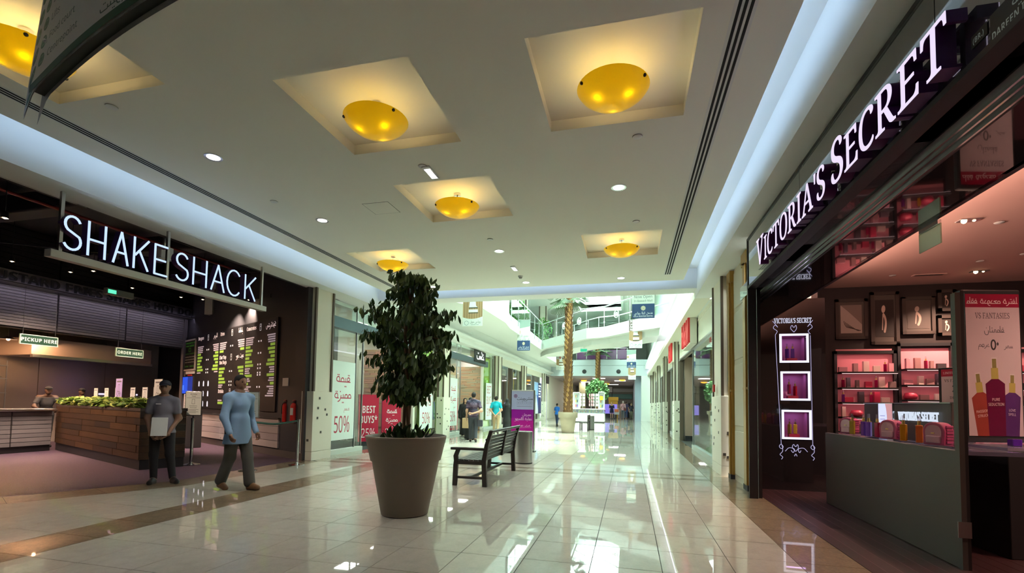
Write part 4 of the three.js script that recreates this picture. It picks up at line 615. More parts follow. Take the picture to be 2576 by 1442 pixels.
  for (const s of [-1, 1]) { part('scroll', T([[s * .27, 2.66], [s * .24, 2.72], [s * .3, 2.78], [s * .27, 2.83], [s * .23, 2.79], [s * .28, 2.86], [s * .31, 2.9]]), nl, orn); const q = s < 0 ? -.2 : .28; part('scroll', T([[q, .78], [q + .03, .73], [q, .7], [q - .03, .74], [q, .78], [q + .02, .66], [q - .02, .6], [q + .02, .56], [q, .52]]), nl, orn); }
  for (const [y, k] of [[2.76, 1], [.72, 1]]) part('heart', T([[.02, y - .06], [-.03, y + .01], [-.01, y + .06], [.02, y + .02], [.05, y + .06], [.06, y], [.02, y - .06]]), nl, orn);
  part('flourish', T([[-.14, .66], [-.08, .72], [0, .7], [-.02, .64], [-.05, .68]]), nl, orn); part('flourish', T([[.2, .66], [.14, .72], [.06, .7], [.08, .64], [.1, .68]]), nl, orn); part('flourish', T([[0, .58], [.02, .62], [.04, .58]]), nl, orn);
  { const g = text3("VICTORIA'S SECRET", .085, .006, 'ser'), w = g.boundingBox.max.x - g.boundingBox.min.x; part('lettering', g.scale(.58 / w, 1, 1).translate(-.29, 2.86, 0), glow([.8, .8, 1], .5), orn); }
  // bottles
  const bottleBody = new RoundedBoxGeometry(.042, .125, .028, 2, .007).translate(0, .0625, 0), capG = cyl(.011, .009, .124, .155), nozzle = cyl(.0085, .0085, .155, .19), gold = mat([.6, .45, .15], .3, { metalness: 1 });
  const bcol = { amber: [.55, .28, .02], orange: [.6, .16, .03], purple: [.12, .03, .4], violet: [.2, .08, .5], crimson: [.35, .01, .07], olive: [.4, .3, .03], plum: [.18, .02, .2], yellow: [.6, .45, .05], red: [.5, .01, .03], rose: [.5, .2, .25] };
  const liquids = new Map(); const liquid = (c) => { if (!liquids.has(c)) liquids.set(c, phys(bcol[c], .1, { transmission: .35, thickness: 0, clearcoat: 1 })); return liquids.get(c); };
  const clear = phys([.85, .82, .85], .05, { transmission: .9, thickness: 0 });
  function bottle(x, y, d, c, label, s = 1, group) { const o = thing('mist_bottle', label, 'bottle', [x, y, d], rr(-.5, .5) - .8, group); o.scale.setScalar(s); part('liquid', bottleBody, liquid(c), o); part('collar', capG, gold, o); part('cap', nozzle, clear, o); return o; }
  for (const [i, x, c, l] of [[0, 2.665, 'purple', 'left'], [0, 2.755, 'violet', 'right'], [1, 2.69, 'crimson', 'left'], [1, 2.785, 'red', 'right'], [2, 2.69, 'olive', 'left'], [2, 2.78, 'yellow', 'right']]) bottle(x, nich[i][2] + (i === 1 && l === 'left' ? .08 : .05), 9.22, c, c + ' mist bottle in the ' + ['top', 'middle', 'bottom'][i] + ' lit niche, ' + l + ' one', 1.35);
  const ped = new THREE.BoxGeometry(.16, .05, .1).translate(0, .025, 0); nich.forEach(([a, , c], i) => single('niche_plinth', ped, mat([.3, .02, .06], .4), 'small red plinth in the ' + ['top', 'middle', 'bottom'][i] + ' lit niche', 'plinth', [a + .18, c, 9.22])); single('niche_plinth', new THREE.BoxGeometry(.05, .03, .05).translate(0, .015, 0), clear, 'tiny clear block under the taller bottle of the middle niche', 'plinth', [2.69, nich[1][2] + .05, 9.22]);
  // display counter
  const ctrM = mat([.062, .056, .052], .5);
  const ctr = thing('display_counter', 'tall dark grey window display counter', 'counter', [3.08, 0, 6.62]);
  part('front', rbx(-.24, -.18, 0, 1.04, -1.47, 1.48, .01), ctrM, ctr); part('side', bx(-.18, .26, 0, 1.02, 1.42, 1.48), ctrM, ctr); part('toe', bx(-.2, -.16, 0, .1, -1.47, 1.48), M.black, ctr); part('shelf_top', bx(-.2, .26, 1.0, 1.035, -1.47, 1.45), phys([.35, .33, .5], .1, { metalness: .6 }), ctr); part('back_panel', rbx(.2, .26, 1.035, 1.47, -.62, 1.3, .008), ctrM, ctr); part('back_panel_edge', bx(.19, .27, 1.47, 1.485, -.62, 1.3), M.steel, ctr);
  { const g = text3("VICTORIA'S SECRET", .105, .012, 'ser'), w = g.boundingBox.max.x - g.boundingBox.min.x; const m = part('lettering', g.scale(.8 / w, 1, 1), glow([.75, .85, 1], .45), ctr, 'small white shop lettering'); m.rotation.y = -Math.PI / 2; m.position.set(.185, 1.27, -.36); }
  for (let k = 0; k < 26; k++) single('silver_leaf', new THREE.PlaneGeometry(.2, .09).rotateX(-Math.PI / 2 + rr(-.12, .12)).rotateY(rr(0, 3)), mat([.5, .48, .72], .18, { metalness: .8, side: THREE.DoubleSide }), 'crumpled lavender foil leaf on the display counter', 'foil', [3.04 + rr(-.09, .09), 1.048, 5.25 + k * .108], 0, 'foil leaves on the display counter');
  [[7.55, 'olive', 'olive mist bottle, leftmost of the counter row'], [7.4, 'amber', 'amber mist bottle beside the violet pair on the counter'], [7.22, 'purple', 'purple mist bottle on the counter, left of its violet twin'], [7.08, 'violet', 'violet mist bottle on the counter'], [6.86, 'crimson', 'crimson mist bottle before the leaflet box'], [6.28, 'amber', 'amber mist bottle under the counter lettering'], [5.98, 'orange', 'orange mist bottle under the counter lettering'], [5.35, 'rose', 'rose mist bottle at the right end of the counter']].forEach(([d, c, l], i) => bottle(i === 1 ? 3.12 : 2.98, 1.05, d, c, l, 1.5));
  const bagM = phys([.3, .04, .12], .35, { clearcoat: .6 }), bagF = phys([.6, .35, .42], .12, { clearcoat: 1, metalness: .3 });
  for (const [d, l] of [[7.72, 'leftmost, beside the olive bottle'], [6.6, 'middle, left of the counter lettering'], [5.72, 'rightmost, right of the orange bottle']]) {
    const o = thing('quilted_backpack', 'pink metallic quilted backpack on the display counter, ' + l, 'backpack', [3.0, 1.05, d], -1.1); o.scale.setScalar(.67);
    const s = new THREE.Shape(); s.moveTo(-.13, 0); s.lineTo(-.14, .18); s.quadraticCurveTo(-.13, .31, 0, .31); s.quadraticCurveTo(.13, .31, .14, .18); s.lineTo(.13, 0); s.closePath();
    part('body', new THREE.ExtrudeGeometry(s, { depth: .15, bevelEnabled: true, bevelSize: .015, bevelThickness: .02, bevelSegments: 3 }).translate(0, .016, -.1), bagM, o); part('front_pocket', rbx(-.1, .1, .03, .14, -.095, -.06, .02, 3), bagF, o); part('front_panel', new THREE.ExtrudeGeometry(s, { depth: .004, bevelEnabled: false }).scale(.8, .85, 1).translate(0, .035, .072), bagF, o);
    const qg = []; for (let r = 0; r < 6; r++) qg.push(rbx(.14, .165, .03 + r * .045, .068 + r * .045, -.04, .09, .01)); part('quilting', merge(qg), bagM, o); part('clasp', bx(-.02, .02, .17, .185, -.09, -.075), gold, o);
  }
  const lb = thing('leaflet_box', 'upright glowing white leaflet box on the display counter', 'light box', [3.12, 1.04, 6.98], -1.2); part('case', rbx(-.1, .1, 0, .44, 0, .03, .005), M.chrome, lb); const lbt = canvasTex(128, 256, (g, w, h) => { g.fillStyle = '#c9d2ee'; g.fillRect(0, 0, w, h); g.fillStyle = '#b98a8a'; g.beginPath(); g.moveTo(w * .5, 0); g.quadraticCurveTo(w * .7, h * .3, w * .6, h); g.lineTo(w, h); g.lineTo(w, 0); g.fill(); g.fillStyle = '#8e93ad'; for (let k = 0; k < 5; k++) g.fillRect(16, 90 + k * 26, 46, 6); }); part('lit_print', plane(.19, .42).translate(0, .22, .002), print(lbt, { emissive: C(.5, .5, .55), emissiveMap: lbt }), lb);
  const pr = thing('promo_frame', 'small framed LIMITED TIME ONLY price card above the display counter', 'sign', [3.6, 1.05, 6.45], -1.0); part('stand', merge([rbx(-.19, .19, .42, .84, 0, .03, .006), cyl(.012, .012, 0, .42, 0, .015), bx(-.1, .1, 0, .012, -.05, .08)]), M.black, pr);
  part('print', plane(.32, .38).translate(0, .63, .003), print(canvasTex(256, 304, (g, w, h) => { g.fillStyle = '#e8cdd3'; g.fillRect(0, 0, w, h); g.fillStyle = '#b3123a'; g.fillRect(0, 0, w, 66); g.fillStyle = '#f5e6e8'; g.textAlign = 'center'; g.font = '28px serif'; g.fillText('LIMITED TIME ONLY', w / 2, 44, 226); g.fillStyle = '#3a2428'; g.font = '34px serif'; g.fillText('VS FANTASIES', w / 2, 118, 210); g.font = '84px serif'; g.fillText('2', w * .4, 208); g.font = '30px serif'; g.fillText('FOR', w * .62, 208); g.fillText('DHS', w * .36, 272); g.font = '58px serif'; g.fillText('50', w * .64, 276); })), pr);
  // glass fin, poster stand and black counter at the right
  const fin = thing('display_fin', 'tall thin grey upright fin at the end of the display counter', 'partition', [2.86, 0, 5.13]); part('panel', bx(-.02, .02, 0, 2.46, -.03, .03), ctrM, fin); part('edge', bx(.02, .045, 0, 2.48, -.03, .03), M.black, fin); part('lock_plate', bx(-.05, .05, .28, .42, -.035, -.03), M.steel, fin);
  const bc = thing('black_counter', 'black counter under the large perfume poster', 'counter', [4.35, 0, 6.3], .12); part('body', rbx(-.93, 1.4, 0, 1.02, -.6, .6, .01), M.black, bc); part('lit_top', bx(-.93, 1.4, 1.02, 1.05, -.6, .6), phys([.4, .36, .5], .12, { metalness: .5 }), bc);
  const pst = canvasTex(512, 1180, (g, w, h) => {
    g.fillStyle = '#cfa9b4'; g.fillRect(0, 0, w, h); g.fillStyle = '#a00f38'; g.fillRect(0, 0, w, 112); arabic(g, 'لفترة محدودة فقط', w / 2, 78, 44, .13, '#f0d8dc'); g.fillStyle = '#4a2f38'; g.textAlign = 'center'; g.font = '66px serif'; g.fillText('VS FANTASIES', w / 2, 205, 330); arabic(g, 'قطعتان', w * .52, 320, 44, .1, '#33242a');
    arabic(g, 'درهم', w * .32, 440, 36, .1); arabic(g, 'سعر', w * .78, 450, 36, .1); g.lineWidth = 13; g.beginPath(); g.ellipse(w * .5, 425, 20, 38, 0, 0, 7); g.stroke(); g.beginPath(); g.moveTo(w * .58, 400); g.lineTo(w * .6, 418); g.lineTo(w * .58, 436); g.lineTo(w * .56, 418); g.fill();
    const bt = (x, y, s, c, cap, t, r) => { g.save(); g.translate(x, y); g.rotate(r); g.scale(s, s); g.fillStyle = '#d9b9c0'; g.fillRect(-26, -330, 52, 90); g.fillStyle = '#8a7448'; g.fillRect(-20, -318, 40, 80); g.fillStyle = '#b89a56'; g.fillRect(-34, -242, 68, 92); g.fillStyle = c; g.beginPath(); g.moveTo(-34, -150); g.lineTo(34, -150); g.lineTo(92, -110); g.lineTo(78, 330); g.lineTo(-78, 330); g.lineTo(-92, -110); g.fill(); g.fillStyle = '#e6c8cc'; g.font = '32px sans-serif'; t.forEach((q, i) => g.fillText(q, 0, 30 + i * 40, 150)); g.restore(); };
    bt(130, 960, .92, '#9c3a34', 0, ['PASSION', 'STRUCK'], -.12); bt(412, 950, .86, '#5d2c6a', 0, ['LOVE', 'SPELL'], .04); bt(262, 860, 1, '#6a1038', 0, ['PURE', 'SEDUCTION'], -.02);
  });
  const po = thing('perfume_poster', 'tall pink poster of three perfume bottles on a black frame', 'poster', [3.82, 1.06, 6.26], .22); part('frame', rbx(-.31, .31, 0, 1.66, 0, .06, .02), M.black, po); part('print', plane(.57, 1.54).translate(0, .84, .004), print(pst, { roughness: .3 }), po); part('glass_sheet', bx(-.3, .3, .05, 1.62, -.016, -.01), M.glass, po);
  for (const [x, c, l] of [[3.75, 'purple', 'blue-violet'], [4.1, 'red', 'red']]) single('jar', rbx(-.04, .04, 0, .07, -.04, .04, .008), liquid(c), 'small ' + l + ' jar in front of the perfume poster', 'jar', [x, 1.05, 5.9]);
  // shelf walls at the back
  const pinkBack = canvasTex(256, 256, (g, w, h) => { g.fillStyle = '#d98a94'; g.fillRect(0, 0, w, h); g.strokeStyle = '#c2707c'; g.lineWidth = 3; for (let i = 0; i < 9; i++) for (let j = 0; j < 9; j++) { g.beginPath(); g.arc(i * 32, j * 32, 13, 0, 7); g.stroke(); } }, true); pinkBack.repeat.set(4, 8);
  const sm = print(pinkBack), prodM = [[.05, .04, .045], [.3, .16, .16], [.55, .4, .36], [.4, .03, .07], [.16, .1, .1], [.5, .22, .26], [.1, .08, .1], [.65, .55, .5]].map((c) => mat(c, .4)), prodG = [[.085, .17], [.065, .2], [.12, .12], [.06, .15], [.1, .21], [.15, .1]].map(([w, h]) => new RoundedBoxGeometry(w, h, .06, 1, .004).translate(0, h / 2, 0));
  const redDisc = lathe([[.001, 0], [.09, .01], [.11, .07], [.09, .13], [.001, .14]], 20);
  [[4.06, 5.04, 'left'], [5.16, 5.98, 'right'], [6.3, 7.3, 'far right']].forEach(([a, b, side], u) => {
    const w = b - a, o = thing('shelf_unit', 'pink-lit black shelf unit at the back of the lingerie shop, ' + side + ' one', 'shelf unit', [(a + b) / 2, 0, 10.97]), ys = [.95, 1.24, 1.53, 1.82, 2.13].map((y) => y + (u === 1 ? .06 : 0)), top = u === 1 ? 2.64 : 2.5;
    part('back', plane(w, 1.9).translate(0, 1.65, .006), sm, o); part('upright', bx(-w / 2 - .05, -w / 2, 0, top + .06, -.05, .3), M.black, o); part('upright', bx(w / 2, w / 2 + .05, 0, top + .06, -.05, .3), M.black, o); part('top', bx(-w / 2 - .05, w / 2 + .05, top, top + .06, -.05, .3), M.black, o); part('base', bx(-w / 2, w / 2, 0, .62, -.05, .28), M.black, o);
    for (const m of o.children) if (m.name !== 'back') m.position.z = .02;                 // stands in front of the wall
    ys.forEach((y, r) => {
      part('shelf', bx(-w / 2, w / 2, y - .035, y, -.26, 0), M.black, o); part('lit_strip', bx(-w / 2 + .02, w / 2 - .02, y - .042, y - .035, -.25, -.235), glow([1, .62, .6], .9), o);
      let x = -w / 2 + .07; while (x < w / 2 - .06) {
        const k = Math.floor(rnd() * 6), X = (a + b) / 2 + x, D = 10.97 - .14;
        if (rnd() < .16 && r < 3) { single('round_red_purse', redDisc, prodM[3], 'round red purse on the ' + ['lowest', 'second lowest', 'middle'][r] + ' shelf of the ' + side + ' pink-lit unit', 'purse', [X + .04, y, D], 0, 'red purses on the pink-lit shelves'); x += .26; }
        else if (rnd() < .28) { bottle(X, y, D, ['crimson', 'rose', 'plum', 'red', 'amber'][k % 5], ['crimson', 'rose', 'plum', 'red', 'amber'][k % 5] + ' perfume bottle on the ' + ['lowest', 'second lowest', 'middle', 'second highest', 'highest'][r] + ' shelf of the ' + side + ' pink-lit unit', 1.25, 'perfume bottles on the pink-lit shelves'); x += .09; }
        else { const m = Math.floor(rnd() * 8); single('cosmetic_box', prodG[k], prodM[m], ['black', 'dusky pink', 'beige', 'crimson', 'brown', 'rose', 'charcoal', 'cream'][m] + ' ' + ['carton', 'tall carton', 'squat box', 'slim carton', 'large carton', 'flat box'][k] + ' on the ' + ['lowest', 'second lowest', 'middle', 'second highest', 'highest'][r] + ' shelf of the ' + side + ' pink-lit unit', 'box', [X, y, D], rr(-.15, .15), 'boxed cosmetics on the pink-lit shelves'); x += .08 + rr(.05, .1) * 1.1 + (k === 5 ? .05 : 0); }
      }
    });
    const l = new THREE.RectAreaLight(C(1, .42, .45), 4.5, w, .06); l.position.set((a + b) / 2, top - .02, -10.72); l.lookAt((a + b) / 2, 1, -10.95); scene.add(l);
    for (const y of ys.slice(1)) { const s = new THREE.RectAreaLight(C(1, .45, .46), 4, w, .03); s.position.set((a + b) / 2, y - .045, -10.73); s.lookAt((a + b) / 2, y - .4, -10.9); scene.add(s); }
  });
  // framed monochrome pictures
  const art = (i) => canvasTex(128, 160, (g, w, h) => { g.fillStyle = ['#a9978d', '#2b211e', '#4d413c', '#2a211e', '#2a211e'][i]; g.fillRect(0, 0, w, h); g.lineCap = 'round'; if (i === 0) { g.fillStyle = '#7d6b63'; g.beginPath(); g.moveTo(0, 0); g.lineTo(w, 0); g.lineTo(w, h * .7); g.quadraticCurveTo(w * .5, h * .3, 0, 0); g.fill(); g.strokeStyle = '#2a1f1b'; for (let k = 0; k < 9; k++) { g.lineWidth = 3; g.beginPath(); g.moveTo(20 + k * 9, 92 + k * 6); g.quadraticCurveTo(24 + k * 10, 118 + k * 4, 40 + k * 10, 128 + k * 2); g.stroke(); } } else { g.fillStyle = '#c3a798'; g.strokeStyle = '#c3a798'; g.beginPath(); g.ellipse(w * .45, h * .25, 13, 17, .3, 0, 7); g.fill(); g.lineWidth = 14; g.beginPath(); g.moveTo(w * .45, h * .4); g.quadraticCurveTo(w * (.6 + .05 * i), h * .55, w * .5, h * .85); g.stroke(); g.lineWidth = 7; g.beginPath(); g.moveTo(w * .42, h * .4); g.lineTo(w * .38, h * .8); g.stroke(); } });
  [[4.06, 4.63, 2.8, 3.62, 'wide square one at the left'], [4.68, 5.17, 2.68, 3.74, 'tall one'], [5.22, 5.77, 2.88, 3.62, 'square one right of the tall one'], [5.82, 6.12, 3.32, 3.74, 'small upper one'], [5.81, 6.12, 2.84, 3.24, 'small lower one']].forEach(([a, b, c, d, l], i) => {
    const w = b - a, h = d - c, o = thing('framed_picture', 'dark framed monochrome picture on the shop back wall, ' + l, 'picture', [(a + b) / 2, c, 10.99]);
    part('frame', merge([bx(-w / 2, w / 2, 0, .06, 0.01, .06), bx(-w / 2, w / 2, h - .06, h, .01, .06), bx(-w / 2, -w / 2 + .06, 0, h, .01, .06), bx(w / 2 - .06, w / 2, 0, h, .01, .06)]).translate(0, 0, .07), mat([.05, .035, .03], .45), o); part('mount', bx(-w / 2, w / 2, 0, h, -.03, 0), mat([.08, .06, .05], .7), o); part('print', plane(w * .66, h * .7).translate(0, h / 2, .034), print(art(i)), o);
  });
  // ceiling fittings and warm lights
  [[4.26, 7.33, 'nearer'], [6.0, 10.1, 'farther'], [5.2, 4.6, 'nearest the front']].forEach(([x, d, l]) => { const o = thing('shop_spot', 'small warm twin spotlight in the pink-white shop ceiling, ' + l + ' one', 'spotlight', [x, 3.87, d]); part('trim_ring', rbx(-.12, .12, -.012, 0, -.06, .06, .004), M.steel, o); part('bulb', new THREE.SphereGeometry(.03, 10, 8).translate(-.05, -.015, 0), glow([1, .75, .4], 14), o); part('bulb_side', new THREE.SphereGeometry(.02, 10, 8).translate(.06, -.008, 0), glow([1, .7, .4], 2), o); const s = new THREE.SpotLight(C(1, .62, .45), 26, 0, 1.1, .7, 2); s.position.set(x - .05, 3.8, -d); s.target.position.set(x - .05, 0, -d - .3); s.castShadow = true; scene.add(s, s.target); });
  single('added_uplight_strip', bx(2.96, 2.99, 3.46, 3.49, -1, 10.8), glow([1, .6, .45], 1.2), 'added warm strip, unseen behind the black drop, brightening the shop ceiling', 'light');  // made-up strip out of view, put in to brighten the salmon ceiling
  { const l = new THREE.RectAreaLight(C(1, .6, .47), 62, 11.5, .05); l.position.set(3.02, 3.5, -5); l.lookAt(4.6, 3.87, -5); scene.add(l); }  // added uplight of that unseen strip
  for (const [x, d] of [[4.7, 10.13], [5.6, 9.4], [4.69, 7.5], [6.0, 9.1]]) single('sprinkler_plate', lathe([[.001, -.012], [.05, -.01], [.055, 0], [.001, 0]], 18), M.white, 'small round plate on the pink-white shop ceiling near ' + (d > 10 ? 'the back wall' : d > 9.3 ? 'the air grille' : d > 9 ? 'the right' : 'the nearer spotlight'), 'sprinkler', [x, 3.869, d]);
  const vg = thing('shop_air_grille', 'slim air grille in the pink-white shop ceiling', 'air vent', [5.3, 3.869, 10.2]); part('frame', bx(-.25, .25, -.01, 0, -.06, .06), salmon, vg); for (const z of [-.03, 0, .03]) part('slot', bx(-.22, .22, -.012, -.009, z - .008, z + .008), M.slot, vg);
  const eg = thing('shop_exit_panel', 'small clear exit panel hanging from the black lowered ceiling edge', 'exit sign', [2.98, 3.05, 5.7], Math.PI / 2); part('panel', bx(-.18, .18, 0, .2, -.006, .006), phys([.6, .75, .6], .2, { transmission: .6, thickness: 0 }), eg); part('bracket', bx(-.16, .16, .2, .24, -.015, .015), M.steel, eg);
}
// ---------- right-hand fronts beyond the lingerie shop ----------
{
  const goldM = mat([.42, .25, .06], .35, { metalness: .55 }), panelM = mat([.5, .46, .36], .4), darkShop = mat([.2, .19, .18], .8);
  const gd = thing('gilded_door', 'closed beige panelled door set between two tall gilded posts', 'door', [1.99, 0, 9.55]);
  part('panel_slab', bx(.0, .05, 0, 4.08, -.5, .55), panelM, gd);
  for (const [a, b] of [[.12, .95], [1.05, 2.2], [2.3, 3.2], [3.3, 4.0]]) part('raised_panel', rbx(-.02, 0, a, b, -.4, .45, .008), panelM, gd);
  for (const d of [[-.8, -.5], [.55, .78]]) { part('gilded_post', merge([bx(-.05, .06, .08, 4.0, d[0], d[1]), bx(-.08, -.05, .08, 3.9, d[0] + .06, d[1] - .06), bx(-.08, .06, 3.86, 4.08, d[0] - .04, d[1] + .04), bx(-.07, .06, 1.7, 1.74, d[0] - .02, d[1] + .02)]), goldM, gd); part('foot', bx(-.08, .06, 0, .09, d[0], d[1]), M.dark, gd); }
  const gs = thing('glass_strip', 'narrow framed glass strip between the gilded door and the black fascia', 'window', [1.96, 0, 8.45]); part('pane', bx(-.006, .006, .5, 3.26, -.26, .26), M.glass, gs); part('frame', merge([bx(-.02, .03, 0, 3.26, -.3, -.26), bx(-.02, .03, 0, 3.26, .26, .3), bx(-.02, .03, 0, .5, -.26, .26)]), M.black, gs); part('plate', bx(-.025, -.02, .18, .36, -.06, .06), M.signwhite, gs);
  shopBox('right_first', 8.5, 2.1, 11.6, 20.95, 3.95, darkShop, 'the first shop on the right past the gilded door', 2.2); shopBox('right_second', 8, 2.1, 21.8, 33.3, 3.95, M.cream, 'the second shop on the right', 6); shopBox('right_third', 8, 2.1, 34.2, 44, 3.95, M.cream, 'the third shop on the right', 6);
  const wf = (n, d0, d1, top, doors, label) => {
    const o = struct('window_' + n, null, null, label, 'shop window'); part('header', bx(2.02, 2.2, top, 4.1, d0, d1), M.cream, o); part('head_rail', bx(2.0, 2.1, top - .06, top, d0, d1), M.steel, o);
    let a = d0; for (const [p, q] of [...doors, [d1, d1]]) { if (p > a) { part('pane', bx(2.054, 2.066, .14, top - .06, a, p), M.glass, o); part('sill', bx(2.0, 2.14, 0, .14, a, p), mat([.4, .45, .42], .3, { metalness: .4 }), o); part('mullion', bx(2.03, 2.09, 0, top - .06, p - .05, p), M.steel, o); } if (q > p) { part('jamb', bx(2.0, 2.14, 0, top - .06, q, q + .12), M.bronze, o); a = q + .12; } }
    return o;
  };
  wf(7, 11.6, 20.95, 3.33, [[16.85, 20.6]], 'tall glazed front of the first right shop with an open doorway'); wf(8, 21.8, 27.2, 3.3, [[25.6, 26.9]], 'glazed front of the second right shop'); wf(9, 28, 33.4, 3.3, [[30, 31.4]], 'farther glazed front of the second right shop'); wf(10, 34.2, 39.3, 3.3, [[36, 37.4]], 'glazed front of the third right shop'); wf(11, 40.1, 44, 3.3, [], 'last glazed front on the right');
  struct('wall_doorway', bx(2.2, 2.75, 0, 3.4, 20.62, 20.9), mat([.42, .3, .23], .8), 'tan wall at the far side of the open right doorway', 'wall'); struct('baseboard_right', bx(2.2, 2.75, 0, .2, 20.6, 20.62), M.dark, 'dark skirting in the open right doorway', 'baseboard');
  struct('wall_above_right', bx(2.0, 2.25, 3.98, 4.12, 8.14, 46), M.cream, 'cream strip above the right shopfronts', 'wall');
  const red = mat([.75, .02, .03], .4);
  for (const [d0, d1, l] of [[15.3, 17.3, 'nearer'], [21.4, 22.9, 'farther']]) {
    const w = d1 - d0, o = thing('red_letter_sign', 'red letter sign on a cream box hung over the right shopfronts, the ' + l + ' one', 'sign', [1.78, 3.3, (d0 + d1) / 2], -Math.PI / 2); part('box', rbx(-w / 2, w / 2, 0, .95, 0, .2, .01), M.cream, o);
    const g = text3('H&M', .78, .06), b = g.boundingBox; part('lettering', g.scale(w * .94 / (b.max.x - b.min.x), 1.15, 1).translate(-w * .48, .04, 0), red, o); part('hanger', merge([cyl(.015, .015, .95, 1.4, -w * .3, .1), cyl(.015, .015, .95, 1.4, w * .3, .1)]), M.steel, o);
  }
  single('fire_alarm', rbx(-.02, .02, 0, .16, -.05, .05, .005), mat([.5, .03, .03], .5), 'small red fire alarm on the dado top of the nearest right column', 'alarm', [1.79, 1.72, 11.2]);
  for (const d of [12.6, 14.6]) { const o = thing('reflection_tube', 'invented pale tube imitating a glass reflection inside the first right shop, ' + (d < 13 ? 'nearer' : 'farther') + ' one', 'display', [4.4, 1.6, d]); part('tube', cyl(.1, .1, 0, 1.6), mat([.5, .55, .55], .4), o); part('cap', cyl(.12, .12, 1.6, 1.7), M.steel, o); part('drop_rod', cyl(.008, .008, 1.7, 2.35), M.steel, o); }  // invented tubes, shaped after reflections in the shop glass; they give no light
}
// ---------- potted ficus ----------
const leafG = (() => { const g = new THREE.PlaneGeometry(.05, .1, 2, 3), p = g.attributes.position; for (let i = 0; i < p.count; i++) { const y = p.getY(i) / .1 + .5, w = Math.sin(Math.PI * Math.min(1, Math.max(0, y * .96 + .02))) * (1.15 - .5 * y); p.setX(i, p.getX(i) * w); p.setZ(i, -Math.abs(p.getX(i)) * .5 - (y - .3) * (y - .3) * .03); } g.translate(0, -.05, 0); g.computeVertexNormals(); return g; })();
{
  const potM = mat([.25, .195, .142], .5), o = thing('potted_ficus', 'tall leafy ficus tree in a big brown plastic planter', 'potted tree', [-2.74, 0, 5.58]);
  part('pot', lathe([[.001, 0], [.275, 0], [.29, .012], [.405, .6], [.413, .66], [.435, .672], [.5, .95], [.505, .975], [.48, .98], [.465, .94], [.42, .85], [.001, .85]], 56), potM, o);
  part('soil', cyl(.44, .44, .84, .86, 0, 0, 32), mat([.02, .014, .01], .95), o);
  const bark = mat([.17, .105, .055], .85), j = (x, y, z) => new THREE.Vector3(x, y, z);
  for (const [a, r] of [[0, .026], [2.1, .022], [4.2, .02]]) part('trunk', tube([j(Math.cos(a) * .05, .84, Math.sin(a) * .05), j(Math.cos(a + 1) * .035, 1.3, Math.sin(a + 1) * .035), j(Math.cos(a + 2) * .03, 1.8, Math.sin(a + 2) * .03), j(Math.cos(a + 3) * .04, 2.5, Math.sin(a + 3) * .04), j(Math.cos(a) * .06, 2.95, Math.sin(a) * .06)], r, 40, 8), bark, o);
  // crown outline: radius by height
  const prof = [[1.5, .16], [1.62, .36], [1.78, .46], [1.95, .47], [2.1, .52], [2.3, .58], [2.5, .57], [2.7, .5], [2.92, .38], [3.1, .14]], R = (y) => { for (let i = 0; i + 1 < prof.length; i++) if (y <= prof[i + 1][0]) { const [a, p] = prof[i], [b, q] = prof[i + 1]; return p + (q - p) * (y - a) / (b - a); } return .05; };
  const twigs = [], leaves = [], m4 = new THREE.Matrix4(), q = new THREE.Quaternion(), e = new THREE.Euler();
  for (let k = 0; k < 150; k++) {
    const y = rr(1.52, 3.04), a = rr(0, 6.283), r = R(y) * rr(.5, 1.12), tip = j(Math.cos(a) * r, y - .02, Math.sin(a) * r), from = j(Math.cos(a) * .03, y - rr(.05, .35), Math.sin(a) * .03), mid = from.clone().lerp(tip, .55); mid.y += .07;
    if (k < 60) twigs.push(tube([from, mid, tip], .004, 8, 4));
    const n = 17 + Math.floor(rnd() * 9);
    for (let i = 0; i < n; i++) { const t = rr(.5, 1.08), b = from.clone().lerp(mid, Math.min(1, t * 1.6)); if (t > .6) b.lerp(tip, (t - .6) / .45); b.x += rr(-.055, .055); b.y += rr(-.06, .05); b.z += rr(-.055, .055); leaves.push([b, rr(.9, 1.5), rr(-.9, .7), rr(0, 6.283), rr(-.5, .5)]); }
  }
  part('branches', merge(twigs), bark, o);
  const lm = [[.07, .135, .034], [.1, .175, .045], [.05, .1, .026]].map((c) => phys(c, .42, { transmission: .12, thickness: 0, side: THREE.DoubleSide }));
  leaves.sort((a, b) => (b[0].z) - (a[0].z));                       // those turned to the mall's near end first
  const rest = [[], [], []];
  leaves.forEach(([b, s, tilt, yaw, roll], i) => { e.set(tilt, yaw, roll); q.setFromEuler(e); if (i < 300) { const m = part('leaf', leafG, lm[i % 3], o); m.position.copy(b); m.quaternion.copy(q); m.scale.setScalar(s); } else rest[i % 3].push(leafG.clone().applyMatrix4(m4.compose(b, q, j(s, s, s)))); });
  rest.forEach((l, i) => { part('foliage', merge(l), lm[i], o).userData.kind = 'stuff'; });
  // underplanting with broad leaves
  const broad = leafG.clone().scale(1.7, 1.9, 2.2), um = phys([.03, .07, .02], .3, { side: THREE.DoubleSide, clearcoat: .3 });
  for (let k = 0; k < 46; k++) { const a = rr(0, 6.283), r = rr(.12, .42), m = part('broad_leaf', broad, um, o); m.position.set(Math.cos(a) * r, rr(.98, 1.12), Math.sin(a) * r); m.rotation.set(rr(.3, 1.2), -a + Math.PI / 2 + rr(-.6, .6), rr(-.4, .4), 'YXZ'); m.scale.setScalar(rr(.7, 1.25)); }
  const st = []; for (let k = 0; k < 20; k++) { const a = rr(0, 6.283), r = rr(.1, .36); st.push(bar(j(Math.cos(a) * r * .6, .85, Math.sin(a) * r * .6), j(Math.cos(a) * r, 1.05, Math.sin(a) * r), .004)); } part('stalks', merge(st), um, o);
}
